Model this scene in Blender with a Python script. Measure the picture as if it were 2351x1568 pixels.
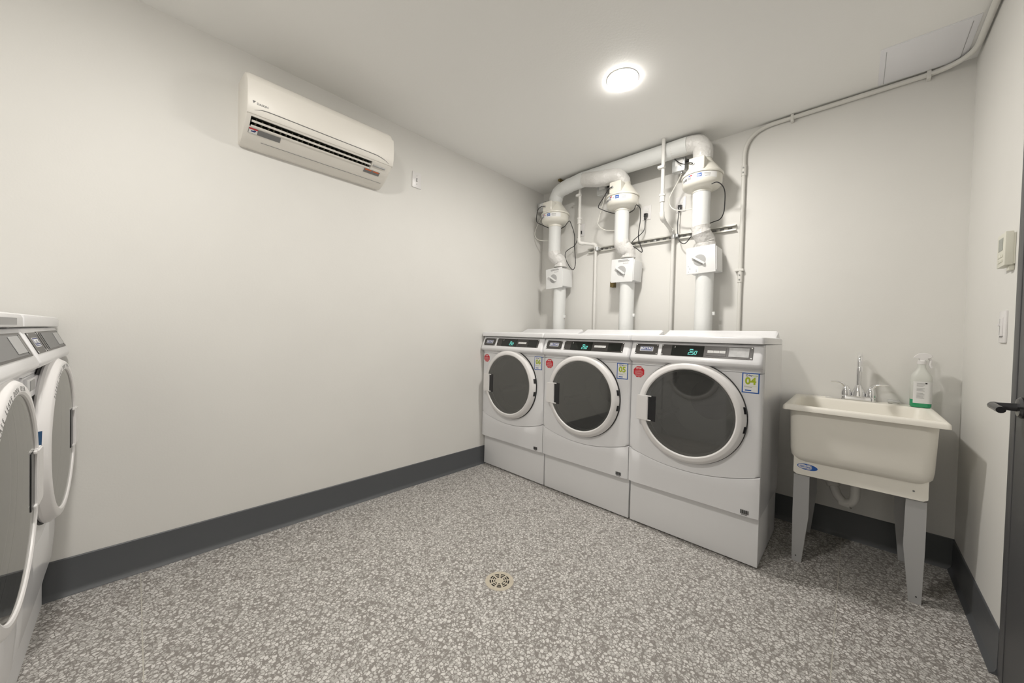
import bpy, bmesh, math, random
from mathutils import Vector, Matrix

random.seed(7)
scene = bpy.context.scene
for _o in list(bpy.data.objects):
    bpy.data.objects.remove(_o, do_unlink=True)
PI = math.pi

# ---------------------------------------------------------------- camera
cam_data = bpy.data.cameras.new('camera')
cam_data.sensor_fit = 'HORIZONTAL'
cam_data.sensor_width = 36.0
cam_data.lens = 828.87 / 2351.0 * 36.0
cam_data.clip_start = 0.02
cam = bpy.data.objects.new('camera', cam_data)
scene.collection.objects.link(cam)
_R = Vector((0.72332555, 0.69000149, 0.02642128))
_U = Vector((-0.03086509, -0.00591697, 0.99950605))
_F = Vector((-0.689817, 0.72378376, -0.01701706))
_m = Matrix.Identity(4)
for _i in range(3):
    _m[_i][0] = _R[_i]; _m[_i][1] = _U[_i]; _m[_i][2] = -_F[_i]
_m.translation = Vector((2.38479, -2.92059, 1.14551))
cam.matrix_world = _m
scene.camera = cam

# ---------------------------------------------------------------- world, exposure
world = bpy.data.worlds.new('world'); scene.world = world
world.use_nodes = True
world.node_tree.nodes['Background'].inputs[0].default_value = (0.9, 0.95, 1.0, 1)
world.node_tree.nodes['Background'].inputs[1].default_value = 0.05
scene.view_settings.view_transform = 'Standard'
scene.view_settings.look = 'None'
scene.view_settings.exposure = 0.0
scene.view_settings.gamma = 1.0
scene.view_settings.use_curve_mapping = False
LAMP = 372.0              # radiance of the two ceiling lamps
LAMP_COL = (1.0, 0.962, 0.905)

# ---------------------------------------------------------------- room sizes
W, H, L = 2.781, 2.6066, 3.95      # width (x), height, length (towards -y)
HB = 0.157                          # wall base height

# ---------------------------------------------------------------- materials
MATS = {}
def mat(name, color, rough=0.5, metal=0.0, coat=0.0, spec=0.5, bump=0.0, bscale=200.0, var=0.0, vscale=6.0, emit=None, estr=0.0):
    m = bpy.data.materials.new(name); m.use_nodes = True
    nt = m.node_tree; b = nt.nodes['Principled BSDF']
    b.inputs['Base Color'].default_value = (*color, 1)
    b.inputs['Roughness'].default_value = rough
    b.inputs['Metallic'].default_value = metal
    b.inputs['Specular IOR Level'].default_value = spec
    b.inputs['Coat Weight'].default_value = coat
    b.inputs['Coat Roughness'].default_value = 0.08
    tc = nt.nodes.new('ShaderNodeTexCoord')
    if var > 0:
        n = nt.nodes.new('ShaderNodeTexNoise'); n.inputs['Scale'].default_value = vscale; n.inputs['Detail'].default_value = 4
        r = nt.nodes.new('ShaderNodeValToRGB')
        r.color_ramp.elements[0].position = 0.3; r.color_ramp.elements[1].position = 0.7
        r.color_ramp.elements[0].color = (*[c * (1 - var) for c in color], 1)
        r.color_ramp.elements[1].color = (*[min(1, c * (1 + var * 0.6)) for c in color], 1)
        nt.links.new(tc.outputs['Object'], n.inputs['Vector']); nt.links.new(n.outputs['Fac'], r.inputs['Fac'])
        nt.links.new(r.outputs['Color'], b.inputs['Base Color'])
    if bump > 0:
        n2 = nt.nodes.new('ShaderNodeTexNoise'); n2.inputs['Scale'].default_value = bscale; n2.inputs['Detail'].default_value = 3
        bp = nt.nodes.new('ShaderNodeBump'); bp.inputs['Strength'].default_value = bump; bp.inputs['Distance'].default_value = 0.01
        nt.links.new(tc.outputs['Object'], n2.inputs['Vector']); nt.links.new(n2.outputs['Fac'], bp.inputs['Height'])
        nt.links.new(bp.outputs['Normal'], b.inputs['Normal'])
    if emit:
        b.inputs['Emission Color'].default_value = (*emit, 1); b.inputs['Emission Strength'].default_value = estr
    MATS[name] = m
    return m

mat('wall_paint', (0.76, 0.75, 0.72), 0.55, bump=0.03, bscale=120, var=0.015, vscale=3)
mat('ceiling_paint', (0.91, 0.905, 0.88), 0.7, bump=0.04, bscale=90)
mat('base_vinyl', (0.088, 0.093, 0.100), 0.42, bump=0.03, bscale=60)
mat('enamel', (0.79, 0.79, 0.805), 0.28, coat=0.35)
mat('enamel_plain', (0.79, 0.79, 0.80), 0.42)
mat('white_plastic', (0.78, 0.765, 0.76), 0.32)
mat('cream_plastic', (0.89, 0.86, 0.80), 0.42)
mat('fan_plastic', (0.80, 0.78, 0.71), 0.30)
mat('tub_plastic', (0.86, 0.83, 0.755), 0.38, bump=0.02, bscale=150)
mat('leg_grey', (0.42, 0.42, 0.42), 0.5)
mat('duct_white', (0.76, 0.77, 0.76), 0.5, bump=0.25, bscale=28)
mat('tape_white', (0.72, 0.71, 0.69), 0.32, bump=0.7, bscale=40)
mat('pipe_white', (0.76, 0.75, 0.72), 0.45)
mat('paint_metal', (0.72, 0.71, 0.67), 0.45)
mat('box_white', (0.78, 0.785, 0.78), 0.45)
mat('galvanised', (0.62, 0.63, 0.63), 0.35, metal=0.85, var=0.1, vscale=40)
mat('strut_metal', (0.62, 0.61, 0.57), 0.45, metal=0.4)
mat('chrome', (0.86, 0.86, 0.87), 0.09, metal=1.0)
mat('black_rubber', (0.018, 0.018, 0.02), 0.45)
mat('black_plastic', (0.014, 0.014, 0.016), 0.3)
mat('seam_dark', (0.05, 0.05, 0.05), 0.6)
mat('plate_dark', (0.062, 0.058, 0.056), 0.32, metal=0.25)
mat('screen_black', (0.008, 0.010, 0.009), 0.08)
mat('digit_teal', (0.05, 0.3, 0.28), 0.5, emit=(0.25, 1.0, 0.85), estr=0.85)
mat('label_light', (0.75, 0.75, 0.74), 0.5)
mat('label_white', (0.85, 0.85, 0.84), 0.5)
mat('label_red', (0.62, 0.015, 0.03), 0.4)
mat('label_blue', (0.012, 0.10, 0.42), 0.4)
mat('label_lime', (0.42, 0.52, 0.015), 0.4)
mat('label_navy', (0.03, 0.05, 0.2), 0.4)
mat('label_grey', (0.20, 0.20, 0.20), 0.5)
mat('label_midgrey', (0.42, 0.42, 0.42), 0.5)
mat('label_orange', (0.72, 0.16, 0.05), 0.5)
mat('print_black', (0.02, 0.02, 0.02), 0.5)
mat('vent_dark', (0.022, 0.024, 0.016), 0.5)
mat('vane_grey', (0.16, 0.16, 0.12), 0.5)
mat('mirror_plate', (0.40, 0.40, 0.40), 0.40, metal=0.2, var=0.25, vscale=25)
mat('drum_metal', (0.32, 0.33, 0.32), 0.42, metal=0.55)
mat('drum_dark', (0.07, 0.07, 0.07), 0.5)
mat('gasket', (0.06, 0.06, 0.06), 0.6)
mat('tube_clear', (0.74, 0.73, 0.68), 0.3)
mat('drain_plastic', (0.54, 0.485, 0.39), 0.45, var=0.08, vscale=60)
mat('drain_hole', (0.012, 0.009, 0.006), 0.8)
mat('strip_zinc', (0.55, 0.53, 0.47), 0.4, metal=0.3)
mat('panel_white', (0.85, 0.85, 0.875), 0.6)
mat('door_grey', (0.075, 0.076, 0.08), 0.45)
mat('thermo_cream', (0.72, 0.71, 0.62), 0.45)
mat('thermo_screen', (0.30, 0.32, 0.28), 0.25)
mat('liquid_green', (0.02, 0.34, 0.15), 0.15, coat=0.3)
mat('bronze', (0.20, 0.15, 0.06), 0.4, metal=0.6)
mat('dark_chrome', (0.10, 0.10, 0.105), 0.28, metal=0.9)
mat('blue_inside', (0.02, 0.07, 0.16), 0.3)

# glass of the machine doors: clear pane with a mirror-like surface
def glass_mat(name, tint, veil, ior=1.55):
    m = bpy.data.materials.new(name); m.use_nodes = True
    nt = m.node_tree; nt.nodes.clear()
    out = nt.nodes.new('ShaderNodeOutputMaterial')
    tr = nt.nodes.new('ShaderNodeBsdfTransparent'); tr.inputs[0].default_value = (*tint, 1)
    gl = nt.nodes.new('ShaderNodeBsdfGlossy'); gl.inputs['Roughness'].default_value = 0.035
    gl.inputs['Color'].default_value = (0.92, 0.92, 0.9, 1)
    df = nt.nodes.new('ShaderNodeBsdfDiffuse'); df.inputs['Color'].default_value = (0.30, 0.30, 0.29, 1)
    fr = nt.nodes.new('ShaderNodeFresnel'); fr.inputs['IOR'].default_value = ior
    m1 = nt.nodes.new('ShaderNodeMixShader'); m1.inputs[0].default_value = veil
    m2 = nt.nodes.new('ShaderNodeMixShader')
    nt.links.new(tr.outputs[0], m1.inputs[1]); nt.links.new(df.outputs[0], m1.inputs[2])
    nt.links.new(fr.outputs[0], m2.inputs[0]); nt.links.new(m1.outputs[0], m2.inputs[1]); nt.links.new(gl.outputs[0], m2.inputs[2])
    nt.links.new(m2.outputs[0], out.inputs[0])
    MATS[name] = m
glass_mat('door_glass', (0.40, 0.41, 0.40), 0.16, 2.0)

def frosted(name, col, fac):
    m = bpy.data.materials.new(name); m.use_nodes = True
    nt = m.node_tree; b = nt.nodes['Principled BSDF']
    b.inputs['Base Color'].default_value = (*col, 1); b.inputs['Roughness'].default_value = 0.3
    tr = nt.nodes.new('ShaderNodeBsdfTransparent'); tr.inputs[0].default_value = (0.95, 0.96, 0.93, 1)
    mx = nt.nodes.new('ShaderNodeMixShader'); mx.inputs[0].default_value = fac
    nt.links.new(tr.outputs[0], mx.inputs[1]); nt.links.new(b.outputs[0], mx.inputs[2])
    nt.links.new(mx.outputs[0], nt.nodes['Material Output'].inputs[0])
    MATS[name] = m
frosted('bottle_frost', (0.80, 0.81, 0.77), 0.72)

def lamp_mat():
    m = bpy.data.materials.new('lamp_glow'); m.use_nodes = True
    nt = m.node_tree; nt.nodes.clear()
    out = nt.nodes.new('ShaderNodeOutputMaterial'); e = nt.nodes.new('ShaderNodeEmission')
    e.inputs[0].default_value = (*LAMP_COL, 1); e.inputs[1].default_value = LAMP
    nt.links.new(e.outputs[0], out.inputs[0]); MATS['lamp_glow'] = m
lamp_mat()

def terrazzo():
    m = bpy.data.materials.new('terrazzo'); m.use_nodes = True
    nt = m.node_tree; b = nt.nodes['Principled BSDF']; N = nt.nodes.new; K = nt.links.new
    tc = N('ShaderNodeTexCoord')
    wn = N('ShaderNodeTexNoise'); wn.inputs['Scale'].default_value = 130; wn.inputs['Detail'].default_value = 1
    ws = N('ShaderNodeVectorMath'); ws.operation = 'SUBTRACT'; ws.inputs[1].default_value = (0.5, 0.5, 0.5)
    wm = N('ShaderNodeVectorMath'); wm.operation = 'SCALE'; wm.inputs['Scale'].default_value = 0.006
    wa = N('ShaderNodeVectorMath'); wa.operation = 'ADD'
    K(tc.outputs['Object'], wn.inputs['Vector']); K(wn.outputs['Color'], ws.inputs[0]); K(ws.outputs[0], wm.inputs[0])
    K(tc.outputs['Object'], wa.inputs[0]); K(wm.outputs[0], wa.inputs[1])
    def layer(scale, edge, keep):
        ve = N('ShaderNodeTexVoronoi'); ve.feature = 'DISTANCE_TO_EDGE'; ve.inputs['Scale'].default_value = scale
        vc = N('ShaderNodeTexVoronoi'); vc.feature = 'F1'; vc.inputs['Scale'].default_value = scale
        K(wa.outputs[0], ve.inputs['Vector']); K(wa.outputs[0], vc.inputs['Vector'])
        sep = N('ShaderNodeSeparateColor'); K(vc.outputs['Color'], sep.inputs[0])
        g = N('ShaderNodeMath'); g.operation = 'GREATER_THAN'; g.inputs[1].default_value = keep; K(sep.outputs[0], g.inputs[0])
        # irregular stone size: the margin depends on the cell; corners rounded by the distance to the cell centre
        ad = N('ShaderNodeMath'); ad.operation = 'MULTIPLY_ADD'; ad.inputs[1].default_value = -0.065; K(sep.outputs[1], ad.inputs[0]); K(ve.outputs['Distance'], ad.inputs[2])
        rd = N('ShaderNodeMath'); rd.operation = 'MULTIPLY_ADD'; rd.inputs[1].default_value = -0.5; rd.inputs[2].default_value = 0.36; K(vc.outputs['Distance'], rd.inputs[0])
        mn = N('ShaderNodeMath'); mn.operation = 'SMOOTH_MIN'; mn.inputs[2].default_value = 0.10; K(ad.outputs[0], mn.inputs[0]); K(rd.outputs[0], mn.inputs[1])
        mr = N('ShaderNodeMapRange'); mr.inputs['From Min'].default_value = edge; mr.inputs['From Max'].default_value = edge + 0.06
        K(mn.outputs[0], mr.inputs['Value'])
        mu = N('ShaderNodeMath'); mu.operation = 'MULTIPLY'; K(g.outputs[0], mu.inputs[0]); K(mr.outputs['Result'], mu.inputs[1])
        return mu.outputs[0], sep.outputs[2]
    big, bc = layer(74, 0.028, 0.06)
    sm, sc_ = layer(150, 0.03, 0.45)
    ramp = N('ShaderNodeValToRGB'); cr = ramp.color_ramp
    cr.elements[0].position = 0.0; cr.elements[0].color = (0.42, 0.405, 0.385, 1)
    cr.elements[1].position = 1.0; cr.elements[1].color = (0.68, 0.66, 0.635, 1)
    e = cr.elements.new(0.3); e.color = (0.56, 0.545, 0.52, 1)
    K(bc, ramp.inputs[0])
    ramp2 = N('ShaderNodeValToRGB'); cr = ramp2.color_ramp
    cr.elements[0].color = (0.32, 0.305, 0.285, 1); cr.elements[1].color = (0.55, 0.53, 0.505, 1)
    K(sc_, ramp2.inputs[0])
    mxa = N('ShaderNodeMix'); mxa.data_type = 'RGBA'; mxa.inputs['A'].default_value = (0.240, 0.222, 0.206, 1)
    K(sm, mxa.inputs['Factor']); K(ramp2.outputs[0], mxa.inputs['B'])
    mxb = N('ShaderNodeMix'); mxb.data_type = 'RGBA'
    K(big, mxb.inputs['Factor']); K(mxa.outputs['Result'], mxb.inputs['A']); K(ramp.outputs[0], mxb.inputs['B'])
    K(mxb.outputs['Result'], b.inputs['Base Color'])
    b.inputs['Roughness'].default_value = 0.42
    bp = N('ShaderNodeBump'); bp.inputs['Strength'].default_value = 0.08; bp.inputs['Distance'].default_value = 0.002
    K(big, bp.inputs['Height']); K(bp.outputs['Normal'], b.inputs['Normal'])
    MATS['terrazzo'] = m
terrazzo()

# ---------------------------------------------------------------- helpers
COL = scene.collection
def finish(name, bm, m, parent=None, M=None, smooth=35, label=None):
    if M is not None:
        bmesh.ops.transform(bm, matrix=M, verts=bm.verts)
    bmesh.ops.recalc_face_normals(bm, faces=bm.faces)
    me = bpy.data.meshes.new(name); bm.to_mesh(me); bm.free()
    me.materials.append(MATS[m])
    if smooth:
        me.shade_smooth(); me.set_sharp_from_angle(angle=math.radians(smooth))
    o = bpy.data.objects.new(name, me); COL.objects.link(o)
    if parent is not None: o.parent = parent
    if label: o['label'] = label
    return o
def empty(name, loc, label, cat, group=None, rotz=0.0):
    o = bpy.data.objects.new(name, None); COL.objects.link(o)
    o.empty_display_size = 0.05
    o.location = loc; o.rotation_euler = (0, 0, rotz)
    o['label'] = label; o['category'] = cat
    if group: o['group'] = group
    return o
def tag(o, label, cat, group=None):
    o['label'] = label; o['category'] = cat
    if group: o['group'] = group
    return o
def struct(name, bm, m, parent=None, smooth=35, label=None, category=None):
    o = finish(name, bm, m, parent, None, smooth)
    if parent is None: o['kind'] = 'structure'
    if label: o['label'] = label
    return o
def box(bm, x0, x1, y0, y1, z0, z1, bev=0.0, seg=2):
    r = bmesh.ops.create_cube(bm, size=1.0)
    vs = r['verts']
    for v in vs:
        v.co = Vector(((x0 + x1) / 2 + v.co.x * (x1 - x0), (y0 + y1) / 2 + v.co.y * (y1 - y0), (z0 + z1) / 2 + v.co.z * (z1 - z0)))
    if bev > 0:
        es = set()
        for v in vs:
            for e in v.link_edges: es.add(e)
        bmesh.ops.bevel(bm, geom=list(es), offset=bev, segments=seg, profile=0.6, affect='EDGES')
    return bm
def B(x0, x1, y0, y1, z0, z1, bev=0.0, seg=2):
    return box(bmesh.new(), min(x0, x1), max(x0, x1), min(y0, y1), max(y0, y1), min(z0, z1), max(z0, z1), bev, seg)
def loft(bm, loops, cap0=True, cap1=True, closed=True):
    rows = [[bm.verts.new(p) for p in lp] for lp in loops]
    n = len(rows[0])
    for a, b in zip(rows[:-1], rows[1:]):
        for i in range(n if closed else n - 1):
            j = (i + 1) % n
            try: bm.faces.new((a[i], a[j], b[j], b[i]))
            except ValueError: pass
    if cap0: bm.faces.new(rows[0][::-1])
    if cap1: bm.faces.new(rows[-1])
    return rows
def lathe(bm, prof, c=(0, 0, 0), axis='z', n=40, cap0=True, cap1=True):
    loops = []
    for r, h in prof:
        lp = []
        for i in range(n):
            a = 2 * PI * i / n
            u, v = r * math.cos(a), r * math.sin(a)
            if axis == 'z': p = (c[0] + u, c[1] + v, c[2] + h)
            elif axis == 'y': p = (c[0] + u, c[1] + h, c[2] + v)
            else: p = (c[0] + h, c[1] + u, c[2] + v)
            lp.append(p)
        loops.append(lp)
    loft(bm, loops, cap0, cap1)
    return bm
def catmull(pts, n=8):
    P = [Vector(p) for p in pts]
    out = []
    for i in range(len(P) - 1):
        p0 = P[max(i - 1, 0)]; p1 = P[i]; p2 = P[i + 1]; p3 = P[min(i + 2, len(P) - 1)]
        for k in range(n):
            t = k / n
            out.append(0.5 * ((2 * p1) + (-p0 + p2) * t + (2 * p0 - 5 * p1 + 4 * p2 - p3) * t * t + (-p0 + 3 * p1 - 3 * p2 + p3) * t ** 3))
    out.append(P[-1])
    return out
def fillet(pts, rad, n=8):
    """polyline with its corners rounded"""
    P = [Vector(p) for p in pts]; out = [P[0]]
    for i in range(1, len(P) - 1):
        r = rad[i - 1] if isinstance(rad, (list, tuple)) else rad
        a = (P[i - 1] - P[i]).normalized(); b = (P[i + 1] - P[i]).normalized()
        p0 = P[i] + a * r; p2 = P[i] + b * r
        for k in range(n + 1):
            t = k / n
            out.append(p0 * (1 - t) ** 2 + P[i] * 2 * t * (1 - t) + p2 * t * t)
    out.append(P[-1])
    return out
def tube(bm, pts, r, n=12, cap=True):
    P = [Vector(p) for p in pts]
    T = []
    for i in range(len(P)):
        a = P[max(i - 1, 0)]; b = P[min(i + 1, len(P) - 1)]
        T.append((b - a).normalized())
    up = Vector((0, 0, 1)) if abs(T[0].z) < 0.9 else Vector((1, 0, 0))
    nrm = (up - T[0] * up.dot(T[0])).normalized()
    loops = []
    for i, p in enumerate(P):
        if i:
            nrm = (nrm - T[i] * nrm.dot(T[i])).normalized()
        bn = T[i].cross(nrm)
        rr = r[i] if isinstance(r, (list, tuple)) else r
        loops.append([p + (nrm * math.cos(2 * PI * k / n) + bn * math.sin(2 * PI * k / n)) * rr for k in range(n)])
    loft(bm, loops, cap, cap)
    return bm
def T_(pts, r, n=12): return tube(bmesh.new(), pts, r, n)
def prism(bm, poly, axis, a0, a1):
    """poly: 2D points in the plane across `axis`; x -> (y,z), y -> (x,z), z -> (x,y)"""
    def P(p, a):
        if axis == 'x': return (a, p[0], p[1])
        if axis == 'y': return (p[0], a, p[1])
        return (p[0], p[1], a)
    loft(bm, [[P(p, a0) for p in poly], [P(p, a1) for p in poly]])
    return bm
def rrect(cx, cy, hx, hy, r, z, n=6):
    out = []
    for sx, sy, a0 in ((1, 1, 0), (-1, 1, 90), (-1, -1, 180), (1, -1, 270)):
        for k in range(n + 1):
            a = math.radians(a0 + 90 * k / n)
            out.append((cx + sx * (hx - r) + r * math.cos(a), cy + sy * (hy - r) + r * math.sin(a), z))
    return out
def text_bm(body, size, M, extrude=0.0003, bold=0.0, shear=0.0, align='CENTER', sx=1.0):
    cu = bpy.data.curves.new('t', 'FONT'); cu.body = body; cu.size = size
    cu.align_x = align; cu.align_y = 'CENTER'; cu.extrude = extrude; cu.offset = bold; cu.shear = shear
    cu.resolution_u = 3
    o = bpy.data.objects.new('t', cu); COL.objects.link(o)
    dg = bpy.context.evaluated_depsgraph_get(); dg.update()
    me = bpy.data.meshes.new_from_object(o.evaluated_get(dg))
    bm = bmesh.new(); bm.from_mesh(me)
    if sx != 1.0:
        for v in bm.verts: v.co.x *= sx
    bmesh.ops.transform(bm, matrix=M, verts=bm.verts)
    bpy.data.objects.remove(o, do_unlink=True); bpy.data.meshes.remove(me); bpy.data.curves.remove(cu)
    return bm
def frame(o, ex, ey):
    """matrix whose local x, y lie along ex, ey and whose z is their normal"""
    ex = Vector(ex).normalized(); ey = Vector(ey).normalized(); ez = ex.cross(ey)
    m = Matrix.Identity(4)
    for i in range(3):
        m[i][0] = ex[i]; m[i][1] = ey[i]; m[i][2] = ez[i]
    m.translation = Vector(o)
    return m
def arc_patch(bm, c, r, a0, a1, z0, z1, n=10, t=0.0006):
    ins, outs = [], []
    loops = []
    for i in range(n + 1):
        a = math.radians(a0 + (a1 - a0) * i / n)
        d = Vector((math.cos(a), math.sin(a), 0)); C = Vector(c)
        p0 = C + d * r; p1 = C + d * (r + t)
        loops.append([(p0.x, p0.y, z0), (p1.x, p1.y, z0), (p1.x, p1.y, z1), (p0.x, p0.y, z1)])
    loft(bm, loops)
    return bm

# ================================================================ SETTING
TH = 0.12
struct('floor', B(-TH, W + TH, -L - TH, TH, -0.1, 0), 'terrazzo', smooth=0)
FLOOR = bpy.data.objects['floor']
struct('divider_strip', B(0.02, W - 0.02, -2.8925, -2.8895, -0.002, 0.0006), 'strip_zinc', FLOOR, smooth=0, label='thin pale metal divider strip')
struct('divider_strip', B(2.355, 2.358, -L + 0.02, -0.02, -0.002, 0.0006), 'strip_zinc', FLOOR, smooth=0, label='thin pale metal divider strip')
struct('ceiling', B(-TH, W + TH, -L - TH, TH, H, H + 0.1), 'ceiling_paint', smooth=0)
struct('wall_left', B(-TH, 0, -L - TH, TH, 0, H), 'wall_paint', smooth=0)
struct('wall_back', B(0, W, 0, TH, 0, H), 'wall_paint', smooth=0)
struct('wall_front', B(0, W, -L - TH, -L, 0, H), 'wall_paint', smooth=0)
DY0, DY1, DZ = -0.885, -1.83, 2.12        # door opening on the right wall
bm = bmesh.new()
box(bm, W, W + TH, DY0, TH, 0, H); box(bm, W, W + TH, -L - TH, DY1, 0, H); box(bm, W, W + TH, DY1, DY0, DZ, H)
struct('wall_right', bm, 'wall_paint', smooth=0)
# vinyl wall base with its coved foot
def base_profile(flip=1):
    return [(0, 0), (0.022 * flip, 0), (0.020 * flip, 0.004), (0.010 * flip, 0.012), (0.006 * flip, 0.025), (0.005 * flip, HB - 0.004), (0.002 * flip, HB), (0, HB)]
struct('baseboard_left', prism(bmesh.new(), base_profile(1), 'y', -L, 0), 'base_vinyl')
struct('baseboard_back', prism(bmesh.new(), base_profile(-1), 'x', 0.0, W), 'base_vinyl')
bm = prism(bmesh.new(), [(W - a, z) for a, z in base_profile(1)], 'y', -0.83, 0)
struct('baseboard_right', bm, 'base_vinyl')
bm = prism(bmesh.new(), [(-L + a, z) for a, z in base_profile(1)], 'x', 0, W)
struct('baseboard_front', bm, 'base_vinyl')

# door on the right wall
door = bpy.data.objects.new('door_1', None); COL.objects.link(door); door.location = (W, (DY0 + DY1) / 2, 0)
door['kind'] = 'structure'; door['label'] = 'dark grey steel door with a dark lever handle in the right wall'
DM = Matrix.Translation(Vector((-W, -(DY0 + DY1) / 2, 0)))
bm = bmesh.new()
for y0, y1 in ((-0.838, -0.89), (-1.825, -1.877)):
    box(bm, W - 0.006, W + TH, min(y0, y1), max(y0, y1), 0, DZ, 0.003)
box(bm, W - 0.006, W + TH, -1.877, -0.838, DZ, DZ + 0.055, 0.003)
finish('door_frame', bm, 'door_grey', door, DM)
finish('door_leaf', B(W - 0.004, W + 0.04, -1.823, -0.893, 0.008, DZ - 0.004, 0.002), 'door_grey', door, DM)
bm = bmesh.new()
lathe(bm, [(0.034, 0), (0.034, -0.006), (0.028, -0.012), (0.013, -0.014), (0.011, -0.05), (0.011, -0.06)], (W - 0.004, -0.962, 0.957), 'x', 28)
tube(bm, catmull([(W - 0.058, -0.955, 0.957), (W - 0.066, -0.975, 0.958), (W - 0.066, -1.01, 0.956), (W - 0.063, -1.05, 0.953)], 5), [0.012] * 6 + [0.0105] * 10, 12)
finish('lever_handle', bm, 'dark_chrome', door, DM, label='dark metal lever handle')

# ================================================================ CEILING LAMPS
def ceiling_lamp(x, y, label):
    t = empty('ceiling_light', (x, y, H), label, 'ceiling light', 'round ceiling lights')
    bm = lathe(bmesh.new(), [(0.078, 0), (0.088, 0), (0.088, -0.0015), (0.085, -0.003), (0.078, -0.002)], n=48, cap0=False, cap1=False)
    finish('trim_ring', bm, 'white_plastic', t)
    prof = [(0.083, -0.0025), (0.081, -0.005), (0.06, -0.008), (0.03, -0.0095), (0.004, -0.010)]
    finish('diffuser', lathe(bmesh.new(), prof, n=40), 'lamp_glow', t)
    return t
ceiling_lamp(1.385, -1.025, 'lit round ceiling light above the dryers')
ceiling_lamp(1.385, -2.930, 'lit round ceiling light above the washing machines')

# ================================================================ MACHINES
MW = 0.684
def slab_arc_z(x, z_end, sag):            # sagging seam below the door, x from -0.343 to 0.343
    return z_end - sag * (1 - (x / 0.343) ** 2)
def shape_radius(a, hx, ztop, cz, zend, sag):
    """distance from the door centre to the outline of the front panel in direction a"""
    c, s = math.cos(a), math.sin(a)
    best = 9.0
    if abs(c) > 1e-6: best = min(best, hx / abs(c))
    if s > 1e-6: best = min(best, (ztop - cz) / s)
    elif s < -1e-6:
        lo, hi = 0.0, 1.5
        for _ in range(40):
            mid = (lo + hi) / 2
            x = max(-0.343, min(0.343, c * mid))
            if cz + s * mid > slab_arc_z(x, zend, sag): lo = mid
            else: hi = mid
        best = min(best, lo)
    return best
def seven_seg(bm, ch, x, w, h, t, M):
    segs = {'2': 'abged', '5': 'afgcd', '0': 'abcdef'}[ch]
    geo = {'a': (0, h, w, h), 'd': (0, 0, w, 0), 'g': (0, h / 2, w, h / 2), 'f': (0, h / 2, 0, h), 'e': (0, 0, 0, h / 2), 'b': (w, h / 2, w, h), 'c': (w, 0, w, h / 2)}
    for s in segs:
        x0, y0, x1, y1 = geo[s]
        b2 = B(x + min(x0, x1) - t / 2, x + max(x0, x1) + t / 2, min(y0, y1) - t / 2, max(y0, y1) + t / 2, 0, 0.0004)
        for v in b2.verts: v.co.x += 0.22 * v.co.y
        bmesh.ops.transform(b2, matrix=M, verts=b2.verts)
        me = bpy.data.meshes.new('s'); b2.to_mesh(me); b2.free(); bm.from_mesh(me); bpy.data.meshes.remove(me)
def merge(bm, b2):
    me = bpy.data.meshes.new('s'); b2.to_mesh(me); b2.free(); bm.from_mesh(me); bpy.data.meshes.remove(me)

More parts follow.
